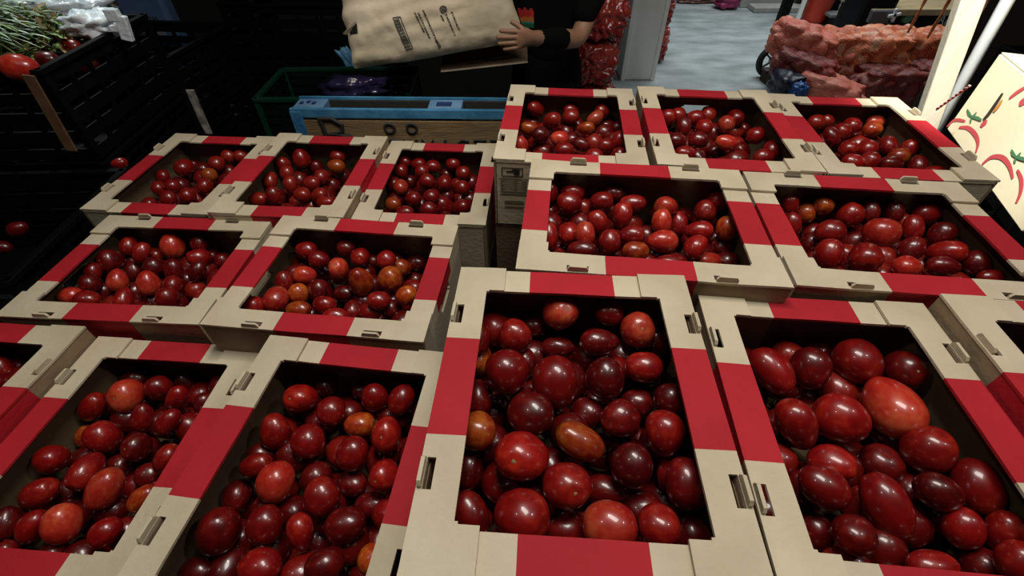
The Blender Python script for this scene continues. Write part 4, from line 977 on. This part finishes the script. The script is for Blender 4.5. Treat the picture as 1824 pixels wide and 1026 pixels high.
# red bucket and white pole
b0 = P3(1452, 35, 6.0)
t = empty('bucket', (b0.x, 6.05, 0.0)); tag(t, 'bright red bucket standing on the floor behind the net sacks', 'bucket')
RBK = mat('red_bucket_plastic', (.52, .03, .006), .4)
mb = MB(); mb.tube([(0, 0, .02), (0, 0, .05), (0, 0, .36), (0, 0, .38)], [.12, .125, .16, .172], RBK, 28); mb.build('bucket_body', t, smooth=True)
mb = MB(); n = 20; mb.tube([(.17*math.cos(math.pi*j/n), -.03-.0*j, .36-.10*math.sin(math.pi*j/n)) for j in range(n+1)], .005, RB, 6); mb.build('handle', t)
b1 = P3(1421, 37, 5.95)
t = empty('white_pole', (b1.x, 5.97, 0), 0); tag(t, 'thin white pole directly left of the red bucket', 'pole')
mb = MB(); mb.box((0, 0, .5), (.04, .04, 1.0), POSTP); mb.build('pole_shaft', t, bevel=.004)
mb = MB(); mb.box((0, 0, .01), (.09, .09, .02), POSTP); mb.build('pole_foot', t)
for i, (px, lab) in enumerate(((1402, 'dark metal leg left of the white pole'), (1485, 'dark metal leg right of the red bucket'))):
    b1 = P3(px, 40, 5.9); mb = MB(); mb.box((0, 0, .6), (.10, .08, 1.2), BLACKP); mb.box((0, 0, .62), (.06, .10, .9), BLACKP)
    tag(mb.build('rack_leg', loc=(b1.x, 6.05, 0), bevel=.005), lab, 'rack leg')
# grey slatted pallet at the back
GW = mat('grey_weathered_wood', (.10, .105, .10), .8, (.16, .165, .16), 5, .3, 30, stretch=(1, 8, 1))
t = empty('grey_pallet', (4.25, 6.50, 0)); tag(t, 'grey weathered slatted pallet on the floor behind the net sacks', 'pallet')
for i in range(6):
    mb = MB(); mb.box((0, -.62+i*.27, .13), (1.35, .19, .03), GW); mb.build('slat', t, bevel=.004)
for i in (-1, 0, 1):
    mb = MB(); mb.box((i*.55, .05, .058), (.08, 1.5, .115), DW); mb.build('stringer', t)
# pink bag
tag(blob('pink_bag', (2.73, 6.66, .10), (.13, .10, .085), mat('pink_film', (.20, .012, .06), .45, (.32, .03, .12), 6, .5, 25), 8, .35, 3, amp2=.2), 'magenta plastic bag on the floor at the end of the kerb', 'bag')
sm = blob('rubbish_scrap', (2.45, 6.95, .04), (.22, .06, .035), mat('pink_scrap', (.3, .16, .13), .7, (.14, .06, .05), 9), 3, .5, 4, amp2=.4)
tag(sm, 'pinkish scrap lying on the concrete left of the magenta bag', 'scrap')

# work bench / scale cart with tan top
e0 = P3(1600, 22, 4.7); e1 = P3(1790, 22, 4.7)
zt_ = e0.z
t = empty('work_bench', (0, 0, 0)); tag(t, 'dark bench with tan wooden top and round green knobs behind net sacks', 'bench')
TW = mat('tan_board', (.30, .22, .11), .7, (.42, .32, .17), 5, .2, 20, stretch=(1, 6, 1))
L0 = P3(1600, 22, 4.7).x; 
mb = MB(); mb.box((L0+.28, 5.0, zt_+.0), (1.05, .62, .05), TW); mb.build('bench_top', t, bevel=.004)
mb = MB(); mb.box((L0+.30, 5.02, zt_-.16), (.98, .5, .24), BLACKP); mb.build('drawer_box', t, bevel=.006)
for sx in (-.12, .72):
    for sy in (4.8, 5.22):
        mb = MB(); mb.box((L0+sx, sy, (zt_-.2)/2), (.07, .07, zt_-.2), BLACKP); mb.build('leg', t)
GK = mat('green_knob', (.10, .22, .13), .5)
for px in (1617, 1753):
    q = P3(px, 33, 4.745); mb = MB(); mb.tube([(q.x, 4.77, q.z), (q.x, 4.735, q.z)], [.042, .038], GK, 20); mb.build('knob', t, smooth=False)
q = P3(1681, 34, 4.765); mb = MB(); wl = mat('white_label', (.55, .6, .62), .6)
mb.bar((q.x-.045, 4.762, q.z-.05), (q.x-.012, 4.762, q.z+.045), .012, .004, wl, up=(0, -1, 0)); mb.bar((q.x+.012, 4.762, q.z-.05), (q.x-.012, 4.762, q.z+.045), .012, .004, wl, up=(0, -1, 0)); mb.box((q.x-.015, 4.762, q.z-.01), (.04, .004, .012), wl)
mb.box((q.x+.035, 4.762, q.z), (.012, .004, .095), wl); mb.box((q.x+.05, 4.762, q.z+.04), (.035, .004, .012), wl); mb.box((q.x+.05, 4.762, q.z+.005), (.035, .004, .012), wl); mb.box((q.x+.066, 4.762, q.z+.022), (.010, .004, .035), wl)
mb.build('white_lettering', t)
q = P3(1593, 27, 4.60)
t2 = empty('hook_scale', q); tag(t2, 'grey metal fitting with a bright white star shape at the bench corner', 'fitting')
mb = MB()
for j in range(4):
    a = j*math.pi/2+.2; mb.bar((0, 0, 0), (.05*math.cos(a), -.0, .05*math.sin(a)), .022, .02, wl)
mb.build('star', t2)
gm = mat('grey_metal', (.09, .09, .095), .5, metal=.5)
mb = MB(); mb.box((-.07, .04, -.02), (.24, .05, .10), gm); mb.build('bracket', t2, bevel=.01)
mb = MB(); mb.bar((.0, .04, -.05), (-.06, .04, -.42), .05, .03, gm); mb.build('arm', t2)
# dark machine on the floor between slats and bench
mb = MB(); q = P3(1555, 48, 4.9); mb.box((0, 0, .34), (.30, .36, .68), BLACKP); mb.box((0, -.05, .70), (.2, .2, .08), BLACKP)
tag(mb.build('dark_barrel', loc=(q.x-.14, 4.9, 0), bevel=.06), 'black rounded tub standing between the grey pallet and the bench', 'tub')

# ------------------------------------------------------------------ right: leaning posts, cords, printed cartons
WPOST = mat('white_timber', (.72, .66, .52), .6, (.82, .77, .64), 4, .15, 20, stretch=(6, 6, 1))
pb = at_z(1652, 212, .93); pt = at_y(1728, 0, pb.y+.03)
d = (pt-pb).normalized(); foot = pb-d*(pb.z/d.z); top = pb+d*((3.2-pb.z)/d.z)
mb = MB(); mb.bar(foot, top, .058, .05, WPOST, up=(-.35, -1, 0)); tag(mb.build('timber_post', bevel=.004), 'cream white timber post leaning beside the rear right tomato crate', 'post')
pb2 = at_z(1678, 210, .93); pt2 = at_y(1795, 0, pb2.y+.04)
d = (pt2-pb2).normalized(); foot = pb2-d*(pb2.z/d.z); top = pb2+d*((3.2-pb2.z)/d.z)
MP = mat('white_metal', (.6, .66, .68), .35, (.75, .8, .82), 9, .2, 20, stretch=(1, 1, .3))
mb = MB(); mb.tube([foot+Vector((0, .0, .0)), top], .017, MP, 14); tag(mb.build('metal_pole', smooth=True), 'thin white metal pole between the timber post and printed carton', 'pole')
DKB = mat('dark_brown_board', (.02, .011, .007), .9)
mb = MB(); mb.box((2.85, 2.74, 1.5), (.80, .08, 3.0), DKB); tag(mb.build('dark_board', bevel=.004), 'tall dark brown board behind the printed cartons', 'board')
CORD = mat('orange_red_cord', (.45, .08, .03), .7, (.6, .22, .06), 60); CORDR = mat('red_white_cord', (.45, .02, .03), .7, (.7, .45, .4), 90)
def cord(p0, p1, r, m_, label, n=70):
    p0, p1 = Vector(p0), Vector(p1); d = (p1-p0); L = d.length; d.normalize(); s = d.orthogonal().normalized(); u = d.cross(s)
    root = empty('cord', p0); tag(root, label, 'cord')
    for ph in (0, math.pi):
        mb = MB(); mb.tube([d*(L*i/n)+(s*math.cos(i*.9+ph)+u*math.sin(i*.9+ph))*r*.55 for i in range(n+1)], r*.62, m_, 5); mb.build('strand', root, smooth=True)
def vcord(px, py, y, m_, label, r=.010):
    b = at_y(px, py, y); cord((b.x, b.y, 3.28), b, r, m_, label)
vcord(1617, 58, 3.6, CORD, 'left orange-red twisted cord hanging over the net sack heap')
vcord(1652, 68, 3.6, CORD, 'right orange-red twisted cord hanging over the net sack heap')
q = at_y(1725, 60, 2.0); cord((q.x+.05, 2.0, 3.2), (q.x-.015, 2.0, q.z-.25), .006, CORDR, 'red cord hanging between timber post and metal pole')
cord(at_y(1668, 195, 1.40), at_y(1728, 152, 1.32), .0035, CORDR, 'short red and white cord tied from post to printed carton', 30)

# printed carton (tomato and chili drawings) right of the rear right crate
CBX = mat('cream_carton', (.80, .72, .50), .6, (.86, .78, .56), 5, .05, 60)
cA = at_y(1772, 92, 1.62)
XF = cA.x; ztop = cA.z
c1 = Vector((1.46, 1.60)); c2 = Vector((1.125, .62))        # floor trace of the printed face, running towards the camera
fd = (c2-c1).normalized(); fnorm = Vector((fd.y, -fd.x))      # away from the tomato crates
yawc = math.atan2(fd.y, fd.x)
def fpoint(px, py):   # photo position on the printed face -> (distance along face, height)
    r = ray(px, py); n3 = Vector((fnorm.x, fnorm.y, 0)); s_ = (Vector((c1.x, c1.y, 0))-CAMPOS).dot(n3)/r.dot(n3); q = CAMPOS+r*s_
    return (Vector((q.x, q.y))-c1).dot(fd), q.z
S0 = .215; ZB, ZT = .925, 1.15
def carton(name, loc, yaw, L, D, H, label, group=None):
    root = empty(name, loc, yaw); tag(root, label, 'carton', group)
    mb = MB(); mb.box((L/2, D/2, H/2), (L, D, H), CBX); mb.build('carton_body', root, bevel=.003)
    for s in (0, 1):
        mb = MB(); mb.box((L/2, D*.25+s*D*.5, H+.002), (L-.004, D*.5-.006, .003), CBX, Matrix.Rotation(R(1.2 if s else -1.2), 3, 'X')); mb.build('top_flap', root)
    return root
o0 = c1+fd*S0
CT = carton('printed_carton', (o0.x, o0.y, ZB), yawc, .56, .34, ZT-ZB, 'cream carton printed with tomatoes, right of rear right tomato crate')
Minv = (Matrix.Translation((o0.x, o0.y, ZB)) @ Matrix.Rotation(yawc, 4, 'Z')).inverted()
ysign = 1 if (Minv.to_3x3() @ Vector((fnorm.x, fnorm.y, 0))).y > 0 else -1
if ysign > 0:
    CT.location = (o0.x-(-fnorm.x)*0, o0.y, ZB)
    for ch in CT.children: ch.location.y -= .34
def ribbon(mb, pxs, wd, m, off=.0012):
    pts = [Vector(fpoint(*q)) for q in pxs]
    k = len(mb.v); i_ = mb.mi(m)
    for j, p in enumerate(pts):
        d = (pts[min(j+1, len(pts)-1)]-pts[max(j-1, 0)]).normalized(); n_ = Vector((-d.y, d.x)); t_ = j/(len(pts)-1)
        ww = wd*(.55+.45*math.sin(math.pi*t_))/2
        for q in (p-n_*ww, p+n_*ww): mb.v.append(Vector((q.x-S0, ysign*off, q.y-ZB)))
    for j in range(len(pts)-1): mb.f.append([k+2*j, k+2*j+2, k+2*j+3, k+2*j+1]); mb.m.append(i_)
def smooth_(pts, n=6):
    out = []
    for i in range(len(pts)-1):
        p0, p1, p2, p3 = pts[max(i-1, 0)], pts[i], pts[i+1], pts[min(i+2, len(pts)-1)]
        for j in range(n):
            t_ = j/n; out.append(tuple(.5*(2*p1[a]+(p2[a]-p0[a])*t_+(2*p0[a]-5*p1[a]+4*p2[a]-p3[a])*t_*t_+(3*p1[a]-p0[a]-3*p2[a]+p3[a])*t_**3) for a in (0, 1)))
    return out+[pts[-1]]
RP = mat('carton_red_print', (.55, .07, .08), .7); GP = mat('carton_green_print', (.06, .20, .09), .7); OP = mat('chili_orange', (.62, .24, .04), .6)
arcs = [('tomato_drawing', [(1687, 226), (1701, 214), (1720, 216)], .010, RP), ('tomato_drawing', [(1709, 227), (1725, 228), (1738, 240), (1743, 255), (1739, 272)], .013, RP),
 ('tomato_drawing', [(1750, 293), (1767, 280), (1786, 281), (1799, 296), (1805, 318)], .013, RP), ('tomato_drawing', [(1813, 303), (1820, 320), (1819, 342), (1811, 362)], .012, RP),
 ('chili_drawing', [(1748, 227), (1752, 221), (1759, 217)], .018, RP), ('letter_print', [(1798, 176), (1812, 165), (1830, 154)], .012, RP), ('letter_print', [(1816, 186), (1822, 182), (1830, 180)], .020, RP)]
for nm, pts, wd, m_ in arcs:
    mb = MB(); ribbon(mb, smooth_(pts), wd, m_); mb.build(nm, CT)
for cx_, cy_ in ((1732, 208), (1811, 280)):
    mb = MB()
    for dx, dy in ((-8, -13), (9, -8), (18, 6), (-2, 11)): ribbon(mb, [(cx_, cy_), (cx_+dx*.6, cy_+dy*.4), (cx_+dx, cy_+dy)], .009, GP, .0016+abs(dx)*.00004)
    mb.build('calyx_drawing', CT)
mb = MB(); ribbon(mb, smooth_([(1787, 166), (1776, 183), (1762, 203), (1752, 214)]), .016, mat('hole_dark', (.03, .015, .005), .9), .0014); mb.build('hand_hole', CT)
mb = MB(); ribbon(mb, smooth_([(1787, 178), (1779, 190), (1771, 199)]), .012, OP, .0022); mb.build('chili', CT)
# black crates added under the carton to keep the shade there dark
for i in range(3):
    q = c1+fd*(S0+.29)-fnorm*.20
    plastic_crate(q.x, q.y, i*.308, .58, .34, .306, math.degrees(yawc), ['lowest added black crate under the printed carton', 'middle added black crate under the printed carton', 'added black crate directly under the printed carton'][i], group='added black crates under the printed carton')
for i in range(3):
    plastic_crate(2.48, 2.13, i*.30, .42, .34, .298, 0, ['lowest black crate under the rear carton', 'middle black crate under the rear carton', 'black crate directly under the rear carton'][i], group='black crates under the rear carton')
c3 = carton('printed_carton', (2.28, 2.02, .90), 0, .30, .14, .19, 'rear pale carton tied with red and white cord, at top right')
cord(Vector((2.275, 2.012, .93)), Vector((2.57, 2.012, 1.07)), .006, CORDR, 'red and white cord tied around the rear pale carton', 24)
